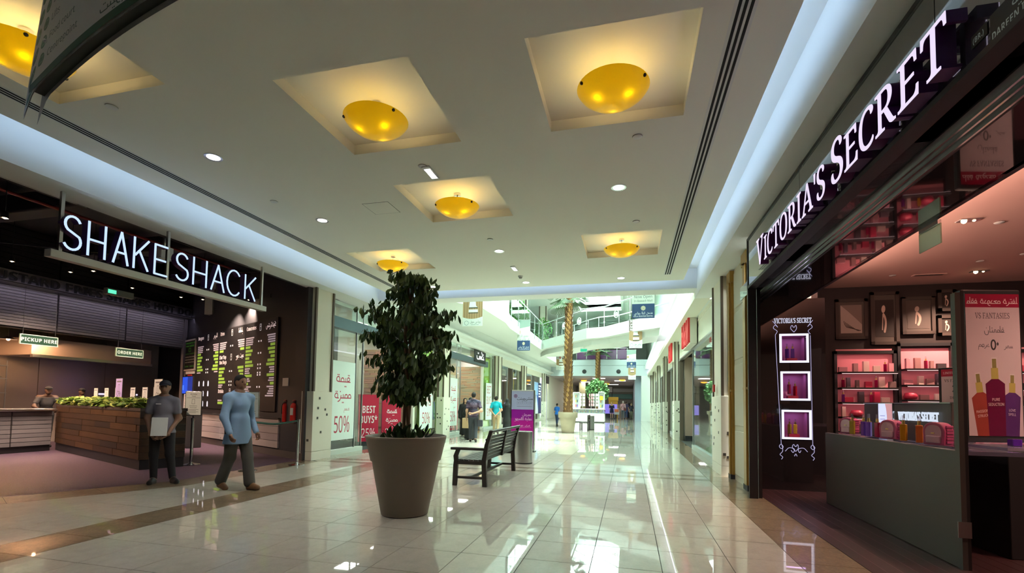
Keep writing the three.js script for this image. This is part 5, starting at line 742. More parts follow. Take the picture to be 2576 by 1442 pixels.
// ---------- bench ----------
{
  const wood = mat([.026, .019, .017], .4), o = thing('bench', 'dark slatted wooden bench with its back to the aisle', 'bench', [-2.6, 0, 8.75]);
  const L = 1.02, G = (pts, d0, d1) => { const s = new THREE.Shape(pts.map((p) => new THREE.Vector2(...p))); return new THREE.ExtrudeGeometry(s, { depth: d1 - d0, bevelEnabled: true, bevelSize: .004, bevelThickness: .004, bevelSegments: 1 }).translate(0, 0, -d1); };
  for (const s of [-1, 1]) {
    const a = s * L - .03, b = s * L + .03;
    part('rear_leg', G([[.22, 0], [.29, 0], [.27, .42], [.31, .7], [.38, .93], [.33, .94], [.25, .7], [.2, .42]], a, b), wood, o);
    part('front_leg', G([[-.31, 0], [-.25, 0], [-.23, .42], [-.29, .42], [-.3, .34]], a, b), wood, o);
    part('arm_support', G([[-.29, .42], [-.23, .42], [-.24, .5], [-.2, .6], [-.26, .6], [-.3, .5]], a, b), wood, o);
    part('armrest', rbx(-.36, .28, .6, .645, a - .01, b + .01, .015), wood, o); part('side_rail', bx(-.26, .24, .36, .42, a + .01, b - .01), wood, o); part('low_rail', bx(-.28, .24, .12, .16, a + .015, b - .015), wood, o);
  }
  for (let k = 0; k < 6; k++) part('seat_slat', rbx(-.29 + k * .085, -.29 + k * .085 + .072, .42, .442, -L, L, .005), wood, o);
  for (let k = 0; k < 6; k++) { const t = k / 6, y = .5 + t * .36, x = .235 + t * t * .085 + t * .02; part('back_slat', rbx(x, x + .022, y, y + .048, -L + .03, L - .03, .005), wood, o); }
  part('top_rail', rbx(.315, .385, .9, .95, -L - .03, L + .03, .022, 3), wood, o); part('lower_back_rail', rbx(.225, .255, .43, .49, -L, L, .006), wood, o); part('middle_stile', G([[.25, .43], [.285, .43], [.33, .7], [.37, .92], [.345, .92], [.3, .7]], -.03, .03), wood, o);
  part('stretcher', bx(-.02, .02, .12, .16, -L, L), wood, o);
}
// ---------- litter bin and sign pylon ----------
{
  const b = thing('litter_bin', 'round brushed steel litter bin beside the bench end', 'bin', [-2.42, 0, 11.1]); part('drum', lathe([[.001, .02], [.2, .02], [.205, .03], [.205, .74], [.2, .75], [.17, .75], [.17, .7], [.001, .7]], 32), M.steel, b); part('foot_ring', cyl(.205, .205, 0, .022, 0, 0, 32), M.dark, b);
  const p = thing('sign_pylon', 'purple sale pylon with white Arabic lettering and a grey top', 'sign', [-3.04, 0, 13.7]); part('frame', rbx(-.36, .36, .02, 1.8, 0, .14, .008), mat([.55, .55, .5], .35, { metalness: .6 }), p); part('foot', bx(-.38, .38, 0, .025, -.06, .2), M.dark, p);
  const t = canvasTex(512, 1280, (g, w, h) => { const gr = g.createLinearGradient(0, 0, 0, 1); g.fillStyle = '#aab4d6'; g.fillRect(0, 0, w, 410); g.fillStyle = '#8d0f93'; g.fillRect(0, 410, w, h - 410); g.fillStyle = '#b3058f'; g.fillRect(0, 660, w, 330); g.fillStyle = '#a00a92'; g.fillRect(0, 600, w, 60); g.fillRect(0, 990, w, 80);
    g.strokeStyle = '#7a1f5e'; g.lineWidth = 12; g.beginPath(); g.arc(90, 110, 34, 0, 7); g.stroke(); g.fillStyle = '#4a2b6a'; g.beginPath(); g.arc(90, 110, 15, 0, 7); g.fill(); arabic(g, 'سنتربوينت', 305, 190, 58, .15, '#4b4556');
    g.lineWidth = 4; g.strokeStyle = '#7d819c'; for (let k = 0; k < 4; k++) { g.strokeRect(125 + k * 92, 232, 70, 66); g.fillStyle = '#7d819c'; g.fillRect(142 + k * 92, 258, 36, 12); } g.fillRect(120, 336, 352, 9); arabic(g, 'مهرجان', 350, 545, 46, .13, '#f0d9ee'); arabic(g, 'نهاية الأسبوع', 270, 640, 50, .14); arabic(g, 'فبراير - فبراير', 290, 780, 34, .14); g.fillRect(110, 806, 350, 4);
    g.fillStyle = '#cfd3ea'; for (const [x, y, r] of [[250, 1090, 80], [330, 1070, 85], [400, 1095, 60], [300, 1120, 90], [210, 1110, 55]]) { g.beginPath(); g.arc(x, y, r, 0, 7); g.fill(); } arabic(g, 'خصم', 330, 1080, 34, .12, '#4b4556'); g.lineWidth = 13; g.beginPath(); g.arc(345, 1140, 17, 0, 7); g.stroke(); g.beginPath(); g.moveTo(300, 1100); g.quadraticCurveTo(270, 1112, 258, 1098); g.moveTo(300, 1096); g.lineTo(300, 1162); g.moveTo(236, 1110); g.lineTo(214, 1158); g.stroke(); });
  part('print', plane(.66, 1.68).translate(0, .93, .003), print(t, { roughness: .35 }), p); part('trim', merge([bx(-.36, -.33, .05, 1.8, -.012, 0), bx(.33, .36, .05, 1.8, -.012, 0)]), M.chrome, p);
}
// ---------- palms ----------
{
  const potM = mat([.33, .28, .2], .6), trunkM = [mat([.13, .06, .02], .9), mat([.3, .16, .05], .9)], frondM = mat([.07, .13, .06], .6, { side: THREE.DoubleSide });
  function palm(x, d, h, r, label, pot) {
    const o = thing('potted_palm', label, 'palm', [x, 0, d]);
    if (pot) part('pot', lathe([[.001, 0], [.3, 0], [.4, .74], [.47, .75], [.49, 1.02], [.45, 1.02], [.43, .9], [.001, .9]], 36), potM, o);
    part('trunk', lathe([[r * 1.5, .85], [r * 1.15, 1.1], [r, 1.6], [r * .85, h], [.001, h + .05]], 14), trunkM[0], o);
    const stub = new THREE.ConeGeometry(r * .7, r * 1.7, 4).scale(1, 1, .5), lists = [[], []]; let n = 0;
    for (let y = 1.0; y < h; y += r * .62) for (let k = 0; k < 5; k++) { const a = (k + (n % 2) * .5) * 1.2566 + n * .08, s = 1 - .18 * (y / h), g = stub.clone().rotateX(.42).scale(s, s, s).translate(0, 0, r * (1.0 - .15 * y / h)).rotateY(a).translate(0, y, 0); lists[(k + n) % 2].push(g); if (k === 4) n++; }
    lists.forEach((l, i) => { part('trunk_scales', merge(l), trunkM[i], o).userData.kind = 'stuff'; });
    for (let f = 0; f < 22; f++) {
      const a = f * 2.39996, up = rr(-.6, .6), L = rr(.9, 1.35) * (r / .2), gs = [], dir = new THREE.Vector3(Math.cos(a) * Math.cos(up), Math.sin(up), Math.sin(a) * Math.cos(up)), tip = dir.clone().multiplyScalar(L * .55);
      gs.push(bar(new THREE.Vector3(0, 0, 0), tip, .016, .008, 5));
      const side = new THREE.Vector3().crossVectors(dir, new THREE.Vector3(0, 1, 0)).normalize(), nor = new THREE.Vector3().crossVectors(side, dir);
      for (let k = -9; k <= 9; k++) { const t = k / 9 * 1.25, v = dir.clone().multiplyScalar(Math.cos(t)).addScaledVector(side, Math.sin(t)).multiplyScalar(L * .6 * (1 - Math.abs(k) * .025)); v.y -= L * .16 * Math.abs(k) / 9 + .05; gs.push(plank(tip, tip.clone().add(v), .035, .004)); }
      part('frond', merge(gs), frondM, o).position.y = h + .02;
    }
    return o;
  }
  palm(-2.94, 23.6, 6.86, .2, 'tall palm with a scaly trunk in a big beige pot', true); palm(-2.75, 43.4, 6.5, .22, 'farther palm standing beyond the kiosk', true);
  const p = thing('potted_shrub', 'rounded green shrub standing behind the kiosk', 'plant', [-2.6, 0, 40.6]); part('pot', lathe([[.001, 0], [.35, 0], [.45, .6], [.001, .6]], 20), potM, p); part('stem', cyl(.05, .05, .6, 2), trunkM[0], p);
  const lg = []; for (let k = 0; k < 900; k++) { const a = rr(0, 6.283), b = Math.acos(rr(-1, 1)), r = rr(.55, 1.0); lg.push(new THREE.PlaneGeometry(.13, .2).rotateX(rr(-1.4, 1.4)).rotateY(rr(0, 6.28)).translate(Math.cos(a) * Math.sin(b) * r, 2.55 + Math.cos(b) * r, Math.sin(a) * Math.sin(b) * r)); } part('foliage', merge(lg), mat([.1, .22, .07], .6, { side: THREE.DoubleSide }), p).userData.kind = 'stuff';
}
// ---------- hanging banners in the atrium ----------
{
  const skate = (en) => canvasTex(256, 384, (g, w, h) => { g.fillStyle = '#a88a63'; g.fillRect(0, 0, w, h); for (let k = 0; k < 16; k++) { g.fillStyle = k % 2 ? '#9b7d57' : '#b5976e'; g.fillRect(k * 16, 0, 14, h); } if (en) { g.fillStyle = '#55483c'; g.fillRect(0, 0, w, 150); g.fillStyle = '#ffffff'; g.font = 'bold 42px sans-serif'; ['Skate', 'Lessons', 'Available', 'Now'].forEach((s, i) => g.fillText(s, 14, 36 + i * 37)); } const y = en ? 60 : 0; g.fillStyle = '#e8edee'; g.beginPath(); g.moveTo(90, 60 + y); g.lineTo(165, 60 + y); g.lineTo(170, 130 + y); g.lineTo(190, 150 + y); g.lineTo(80, 150 + y); g.fill(); g.fillStyle = '#a5322f'; g.fillRect(92, 20 + y, 30, 60); g.fillStyle = '#38443f'; g.fillRect(78, 152 + y, 116, 12); g.fillStyle = '#e8edee'; g.fillRect(76, 178 + y, 120, 34); g.fillStyle = '#38443f'; g.fillRect(74, 216 + y, 126, 10); g.fillStyle = '#dfe8e2'; g.beginPath(); g.moveTo(0, 272); g.quadraticCurveTo(w / 2, 318, w, 268); g.lineTo(w, h); g.lineTo(0, h); g.fill(); g.strokeStyle = '#6f8f8f'; g.lineWidth = 4; g.beginPath(); g.arc(50, 345, 26, 0, 7); g.stroke(); arabic(g, 'بوادي مول', 165, 342, 22, .14, '#7d8a86'); g.font = '18px sans-serif'; g.fillText('bawadi mall', 110, 372); });
  const hotel = (en) => canvasTex(256, 512, (g, w, h) => { g.fillStyle = '#cfd8cf'; g.fillRect(0, 0, w, h); g.fillStyle = '#8fa39a'; g.fillRect(0, 0, w, 230); g.fillStyle = '#e6e3d2'; g.beginPath(); g.moveTo(0, 150); g.lineTo(w, 110); g.lineTo(w, 230); g.lineTo(0, 230); g.fill(); g.fillStyle = '#b59a6f'; g.fillRect(0, 180, 60, 50); g.fillStyle = '#56665f'; if (en) { g.font = '44px sans-serif'; g.textAlign = 'center'; g.fillText('Now Open', w / 2, 278); g.font = '32px sans-serif'; g.fillText('In Bawadi Mall', w / 2, 322, 220); } else { arabic(g, 'مفتوح الان', w / 2, 282, 28, .13, '#7f8c86'); arabic(g, 'في بوادي مول', w / 2, 330, 26, .13); } g.fillStyle = '#26446f'; g.fillRect(0, 345, w, h - 345); g.strokeStyle = '#d9d2ad'; g.lineWidth = 5; for (let k = 0; k < 8; k++) { const a = k * Math.PI / 4; g.beginPath(); g.arc(w / 2 + Math.cos(a) * 16, 395 + Math.sin(a) * 16, 9, 0, 7); g.stroke(); } arabic(g, 'فندق أيلا بوادي', w / 2, 462, 22, .15, '#dfe5e8'); g.font = 'bold 24px serif'; g.textAlign = 'center'; g.fillStyle = '#dfe5e8'; g.fillText('AYLA BAWADI HOTEL', w / 2, 496, 226); });
  const S0 = skate(false), S1 = skate(true), H0 = hotel(false), H1 = hotel(true);
  [[-5.08, 15, 3.96, 5.0, .69, S0, 'skating banner hanging nearest on the left'], [-5.32, 24, 4.15, 5.75, .68, H0, 'blue and white hotel banner hanging on the left below the gallery'], [0.43, 16, 4.24, 5.7, .71, H1, 'blue Now Open hotel banner hanging nearest on the right'], [.29, 24, 4.2, 5.6, .62, S1, 'Skate Lessons banner hanging on the right behind the hotel banner'], [.13, 34, 4.0, 5.25, .62, H0, 'far blue hotel banner hanging on the right'], [-4.64, 33, 3.8, 5.0, .63, S1, 'far skating banner hanging left of the palm trunk'], [.2, 40, 3.5, 4.9, .6, S0, 'farthest skating banner hanging on the right']].forEach(([x, d, y0, y1, w, t, l]) => {
    const o = thing('hanging_banner', l, 'banner', [x, y0, d]); part('sheet', bx(-w / 2, w / 2, 0, y1 - y0, 0, .012), M.paper, o); part('print', plane(w, y1 - y0).translate(0, (y1 - y0) / 2, .003), print(t), o); part('rod', bar(V(-w / 2 - .04, y1 - y0, 0), V(w / 2 + .04, y1 - y0, 0), .014), M.steel, o); for (const q of [-1, 1]) part('cable', cyl(.005, .005, y1 - y0, 10 - y0, q * (w / 2 - .05)), M.steel, o);
  });
}
// ---------- hanging direction sign near the viewer ----------
{
  const o = thing('direction_sign', 'hanging white direction sign with green arrows and lettering', 'sign', [-2.61, 3.2, 1.77], -.235);
  const tx = canvasTex(1365, 640, (g, w, h) => { g.fillStyle = '#f3f0ee'; g.fillRect(0, 0, w, h); g.fillStyle = '#1d6a4a'; const rows = ['Grandiose', 'Escalators', 'Lifts', 'Food court', 'Centrepoint']; for (let k = 0; k < 6; k++) { const y = 60 + k * 105; g.fillStyle = '#2a6b50'; g.beginPath(); g.arc(56, y, 36, 0, 7); g.fill(); g.strokeStyle = '#8fb3a2'; g.lineWidth = 6; g.beginPath(); g.moveTo(38, y + 10); g.lineTo(56, y - 16); g.lineTo(74, y + 10); g.moveTo(56, y - 16); g.lineTo(56, y + 22); g.stroke(); if (k < 5) { g.fillStyle = '#2a6b50'; g.beginPath(); g.arc(160, y, 36, 0, 7); g.fill(); g.strokeRect(142, y - 18, 36, 36); g.fillStyle = '#3e5a4e'; g.font = '58px sans-serif'; g.fillText(rows[k], 230, y + 20); } } arabic(g, 'سنتربوينت', 860, 540, 44, .14, '#3e5a4e'); });
  const curve = (x) => .05 * Math.cos((x - .25) * 1.3), N = 28, W = 2.0, H = .62;
  const sheet = (z0, drop, lift) => { const g = new THREE.PlaneGeometry(W, H, N, 4), p = g.attributes.position; for (let i = 0; i < p.count; i++) { const x = p.getX(i), t = (x / W + .5), y = p.getY(i) / H + .5; p.setXYZ(i, x + y * .2 * Math.max(0, 1 - t * 3), y * H - (1 - y) * drop * Math.max(0, 1 - t * 12) + lift * Math.sin(Math.PI * Math.min(1, t)) * (1 - y) * .3, z0 + curve(x)); } g.computeVertexNormals(); return g; };
  const sgnM = print(tx, { side: THREE.DoubleSide, roughness: .4 }), back = mat([.5, .5, .5], .5, { side: THREE.DoubleSide }), green = mat([.012, .1, .045], .5, { side: THREE.DoubleSide });
  part('front_panel', sheet(.0, .12, .06), sgnM, o); part('back_panel', sheet(-.065, .12, .06), back, o); part('front_core', sheet(-.004, .12, .06), back, o);
  { const g = new THREE.PlaneGeometry(W * .94, .062, N, 1).rotateX(Math.PI / 2), p = g.attributes.position; for (let i = 0; i < p.count; i++) { const x = p.getX(i); const t = x / W + .5; p.setXYZ(i, x + .04, .03 + .018 * Math.sin(Math.PI * t), p.getZ(i) - .034 + curve(x)); } g.computeVertexNormals(); part('underside', g, mat([.02, .03, .024], .6, { side: THREE.DoubleSide }), o);
    const e = new THREE.PlaneGeometry(W * .94, .045, N, 1), q = e.attributes.position; for (let i = 0; i < q.count; i++) { const x = q.getX(i), t = x / W + .5; q.setXYZ(i, x + .04, .028 + q.getY(i) + .018 * Math.sin(Math.PI * t), .006 + curve(x)); } e.computeVertexNormals(); part('green_edge', e, green, o); }
  part('screw', new THREE.SphereGeometry(.012, 8, 6).translate(-.66, .24, curve(-.66) + .004), M.chrome, o); part('hanger', merge([cyl(.006, .006, .5, 1.14, -.4, .2), cyl(.006, .006, .5, 1.14, .4, .2)]), M.steel, o);
}
// ---------- kiosk and things around it ----------
{
  const k = thing('kiosk', 'white kiosk counter with glass display cases', 'kiosk', [-3.14, 0, 38.6]); part('base', rbx(-1.25, 1.25, .08, .72, -.6, .6, .03), M.white, k); part('plinth', bx(-1.2, 1.2, 0, .1, -.55, .55), M.dark, k); part('case', bx(-1.25, 1.25, .72, 1.04, -.6, .6), phys([.8, .86, .86], .05, { transmission: .8, thickness: 0 }), k); part('top', rbx(-1.28, 1.28, 1.04, 1.08, -.63, .63, .01), M.white, k); part('tray', bx(-1.2, 1.2, .73, .77, -.55, .55), mat([.5, .52, .55], .5), k); part('drawer_line', bx(-.7, .5, .55, .56, -.602, -.6), mat([.4, .4, .38], .6), k);
  const goods = [[.4, .08, .08], [.15, .08, .3], [.55, .5, .1], [.1, .12, .14], [.5, .25, .1], [.3, .32, .35]].map((c) => mat(c, .5)); for (let i = 0; i < 16; i++) single('display_item', rbx(-.05, .05, 0, .12 + (i % 3) * .05, -.05, .05, .01), goods[i % 6], 'small article inside the kiosk case', 'goods', [-4.2 + i * .14, .77, 38.3 + (i % 3) * .2], 0, 'small articles inside the kiosk case');
  const tower = (x, d, w, h, label, c) => { const o = thing('display_tower', label, 'display', [x, 1.08, d]); part('frame', merge([bx(-w / 2, -w / 2 + .05, 0, h, -.12, .12), bx(w / 2 - .05, w / 2, 0, h, -.12, .12), bx(-w / 2, w / 2, h - .06, h, -.12, .12), bx(-w / 2, w / 2, 0, .05, -.12, .12)]), M.white, o); part('back', bx(-w / 2 + .05, w / 2 - .05, .05, h - .06, .08, .1), mat([.6, .66, .66], .5), o); for (let i = 0; i < 6; i++) part('goods', rbx(-.1 + (i % 2) * .12, -.02 + (i % 2) * .12, .12 + Math.floor(i / 2) * .38, .34 + Math.floor(i / 2) * .38, -.05, .06, .02), goods[(i + c) % 6], o); return o; };
  tower(-4.12, 38.6, .6, 1.32, 'white display tower at the left of the kiosk', 0); part('notice', rbx(-.13, .13, .7, 1.02, -.15, -.12, .005), mat([.75, .6, .03], .5), tower(-2.15, 38.6, .5, 1.38, 'white display tower at the right of the kiosk with a yellow sign', 2));
  
  const rackM = mat([.5, .52, .52], .3, { metalness: .7 }); for (const [x, l] of [[-3.62, 'left'], [-2.95, 'middle'], [-2.6, 'right']]) { const o = thing('spinner_rack', l + ' spinner rack with hanging trinkets on the kiosk', 'rack', [x, 1.08, 38.4]); part('pole', cyl(.02, .02, 0, 1.15), rackM, o); for (let i = 0; i < 4; i++) { part('tier', cyl(.16, .16, .2 + i * .26, .21 + i * .26, 0, 0, 14), rackM, o); for (let m = 0; m < 5; m++) part('trinket', rbx(-.04, .04, -.1, .1, -.02, .02, .01).translate(Math.cos(m * 1.26) * .15, .32 + i * .26, Math.sin(m * 1.26) * .15), l === 'middle' ? mat([.6, .3, .34], .5) : M.paper, o); } }
  // far bench and side stools behind the palm pot
  const fb = thing('bench', 'small dark slatted bench behind the palm pot', 'bench', [-2.35, 0, 26.2]); const wd = mat([.03, .022, .02], .45); for (const z of [-.5, .5]) for (const x of [-.2, .22]) part('leg', bx(x - .03, x + .03, 0, x > 0 ? .85 : .42, z - .03, z + .03), wd, fb); for (let i = 0; i < 4; i++) part('seat_slat', bx(-.22 + i * .11, -.13 + i * .11, .42, .45, -.55, .55), wd, fb); for (let i = 0; i < 3; i++) part('back_slat', bx(.2, .23, .52 + i * .12, .6 + i * .12, -.55, .55), wd, fb);
  const bn = thing('litter_bin', 'steel litter bin beside the small bench behind the palm', 'bin', [-2.1, 0, 27.2]); part('drum', cyl(.2, .2, .02, .78, 0, 0, 24), M.steel, bn); part('foot_ring', cyl(.2, .2, 0, .02, 0, 0, 24), M.dark, bn);
  // far stands
  single('yellow_stand', merge([rbx(-.5, .5, 0, 1.9, -.2, .2, .03), bx(-.55, .55, 1.9, 2.3, -.22, .22)]), mat([.5, .33, .03], .6), 'yellow stand with a brown head in the farther mall', 'stand', [-1.75, 0, 55]);
  single('blue_screen_stand', rbx(-.75, .75, .5, 1.5, -.1, .1, .02).translate(0, 0, 0), glow([.2, .16, .6], .7), 'wide violet-blue lit screen low in the farther mall', 'screen', [-2.0, .0, 52]); single('stand_base', bx(-.7, .7, 0, .5, -.08, .08), M.dark, 'dark base under the violet-blue lit screen', 'stand', [-2.0, 0, 52]);
  single('beige_pillar', rbx(-.38, .38, 0, 4.1, -.4, .4, .02), mat([.5, .45, .25], .6), 'beige square pillar in the farther mall', 'pillar', [-5.5, 0, 58]); const fs = thing('framed_shop_sign', 'dark framed pale shop sign in the farther mall', 'sign', [-2.75, 2.9, 60]); part('board', bx(-.7, .7, .05, .75, -.02, .02), mat([.45, .47, .48], .6), fs); part('frame', merge([bx(-.78, .78, .75, .83, -.05, .05), bx(-.78, .78, 0, .08, -.05, .05), bx(-.78, -.7, 0, .8, -.05, .05), bx(.7, .78, 0, .8, -.05, .05)]), M.dark, fs); part('post', merge([bx(-.7, -.64, -2.9, 0, -.03, .03), bx(.64, .7, -2.9, 0, -.03, .03)]), M.dark, fs);
  single('teal_shop_band', rbx(-1.8, 1.8, 0, .7, -.1, .1, .05), mat([.2, .45, .4], .5), 'teal shop band on the end wall of the farther mall', 'sign', [-1.4, 2.3, 69.9]); single('grey_ramp', prism([[-1.6, 0], [1.6, 0], [1.6, .3], [-1.6, .3]].map(([a, b]) => [a, b]), 0, 1.5), mat([.28, .24, .2], .7), 'low grey partition before the end wall of the farther mall', 'partition', [-1.2, 0, 66]);
  single('white_shop_band', rbx(-1.8, 1.8, 0, .5, -.1, .1, .05), M.white, 'white shop band with dark dots high on the end wall', 'sign', [-1.2, 3.3, 69.9]);
  const es = thing('green_exit_sign', 'small green exit sign under the footbridge', 'exit sign', [-2.55, 4.42, 27.5]); part('box', bx(-.2, .2, 0, .2, -.03, .03), M.signwhite, es); part('lit_panel', bx(-.18, .18, .02, .18, -.035, -.03), glow([.02, .5, .25], .7), es); part('rod', cyl(.01, .01, .2, .32), M.steel, es);
}
// ---------- people ----------
function nets(f, lo, hi, cell) {                                     // surface nets round f < 0
  const nx = Math.ceil((hi.x - lo.x) / cell) + 1, ny = Math.ceil((hi.y - lo.y) / cell) + 1, nz = Math.ceil((hi.z - lo.z) / cell) + 1, val = new Float32Array(nx * ny * nz), id = (i, j, k) => (k * ny + j) * nx + i;
  for (let k = 0; k < nz; k++) for (let j = 0; j < ny; j++) for (let i = 0; i < nx; i++) val[id(i, j, k)] = f(lo.x + i * cell, lo.y + j * cell, lo.z + k * cell);
  const vid = new Int32Array(nx * ny * nz).fill(-1), pos = [], idx = [], E = [[0, 1], [2, 3], [4, 5], [6, 7], [0, 2], [1, 3], [4, 6], [5, 7], [0, 4], [1, 5], [2, 6], [3, 7]];
  for (let k = 0; k < nz - 1; k++) for (let j = 0; j < ny - 1; j++) for (let i = 0; i < nx - 1; i++) {
    const c = []; let m = 0; for (let n = 0; n < 8; n++) { const v = val[id(i + (n & 1), j + ((n >> 1) & 1), k + (n >> 2))]; c.push(v); if (v < 0) m |= 1 << n; }
    if (m === 0 || m === 255) continue;
    let x = 0, y = 0, z = 0, n = 0;
    for (const [a, b] of E) if ((c[a] < 0) !== (c[b] < 0)) { const t = c[a] / (c[a] - c[b]); x += (a & 1) + ((b & 1) - (a & 1)) * t; y += ((a >> 1) & 1) + (((b >> 1) & 1) - ((a >> 1) & 1)) * t; z += (a >> 2) + ((b >> 2) - (a >> 2)) * t; n++; }
    vid[id(i, j, k)] = pos.length / 3; pos.push(lo.x + (i + x / n) * cell, lo.y + (j + y / n) * cell, lo.z + (k + z / n) * cell);
  }
  const quad = (a, b, c, d, flip) => { if (a < 0 || b < 0 || c < 0 || d < 0) return; if (flip) idx.push(a, c, b, a, d, c); else idx.push(a, b, c, a, c, d); };
  for (let k = 1; k < nz - 1; k++) for (let j = 1; j < ny - 1; j++) for (let i = 1; i < nx - 1; i++) {
    const v = val[id(i, j, k)] < 0;
    if (v !== (val[id(i + 1, j, k)] < 0)) quad(vid[id(i, j - 1, k - 1)], vid[id(i, j, k - 1)], vid[id(i, j, k)], vid[id(i, j - 1, k)], !v);
    if (v !== (val[id(i, j + 1, k)] < 0)) quad(vid[id(i - 1, j, k - 1)], vid[id(i, j, k - 1)], vid[id(i, j, k)], vid[id(i - 1, j, k)], v);
    if (v !== (val[id(i, j, k + 1)] < 0)) quad(vid[id(i - 1, j - 1, k)], vid[id(i, j - 1, k)], vid[id(i, j, k)], vid[id(i - 1, j, k)], !v);
  }
  const g = new THREE.BufferGeometry(); g.setAttribute('position', new THREE.Float32BufferAttribute(pos, 3)); g.setIndex(idx); g.computeVertexNormals(); return g;
}
const v3 = (a) => new THREE.Vector3(...a);
// prims: ['c', a, b, ra, rb] tapered capsule or ['e', centre, radii] ellipsoid; cuts: [point, normal] keep the side the normal points away from
function blob(prims, cell, k = 0.025, cuts = []) {
  const lo = new THREE.Vector3(9, 9, 9), hi = new THREE.Vector3(-9, -9, -9);
  const P = prims.map(([t, a, b, ra, rb]) => { const A = v3(a), B = t === 'e' ? v3(b) : v3(b); const m = t === 'e' ? Math.max(...b) : Math.max(ra, rb); for (const q of t === 'e' ? [A] : [A, B]) { lo.min(q.clone().subScalar(m)); hi.max(q.clone().addScalar(m)); } return [t, A, B, ra, rb, B.clone().sub(A).lengthSq() || 1e-9]; });
  lo.subScalar(cell * 2.5); hi.addScalar(cell * 2.5);
  const C = cuts.map(([p, n]) => [v3(p), v3(n).normalize()]);
  return nets((x, y, z) => {
    let d = 9;
    for (const [t, A, B, ra, rb, l] of P) {
      let e; const px = x - A.x, py = y - A.y, pz = z - A.z;
      if (t === 'e') { const q = Math.hypot(px / B.x, py / B.y, pz / B.z); e = (q - 1) * Math.min(B.x, B.y, B.z); }
      else { const bx_ = B.x - A.x, by = B.y - A.y, bz = B.z - A.z, h = Math.min(1, Math.max(0, (px * bx_ + py * by + pz * bz) / l)); e = Math.hypot(px - bx_ * h, py - by * h, pz - bz * h) - (ra + (rb - ra) * h); }
      if (d === 9) d = e; else { const h = Math.max(0, k - Math.abs(d - e)) / k; d = Math.min(d, e) - h * h * k * 0.25; }
    }
    for (const [p, n] of C) d = Math.max(d, (x - p.x) * n.x + (y - p.y) * n.y + (z - p.z) * n.z);
    return d;
  }, lo, hi, cell);
}
const skins = { deep: [.07, .035, .022], brown: [.2, .1, .06], tan: [.45, .25, .16], fair: [.6, .38, .28] };
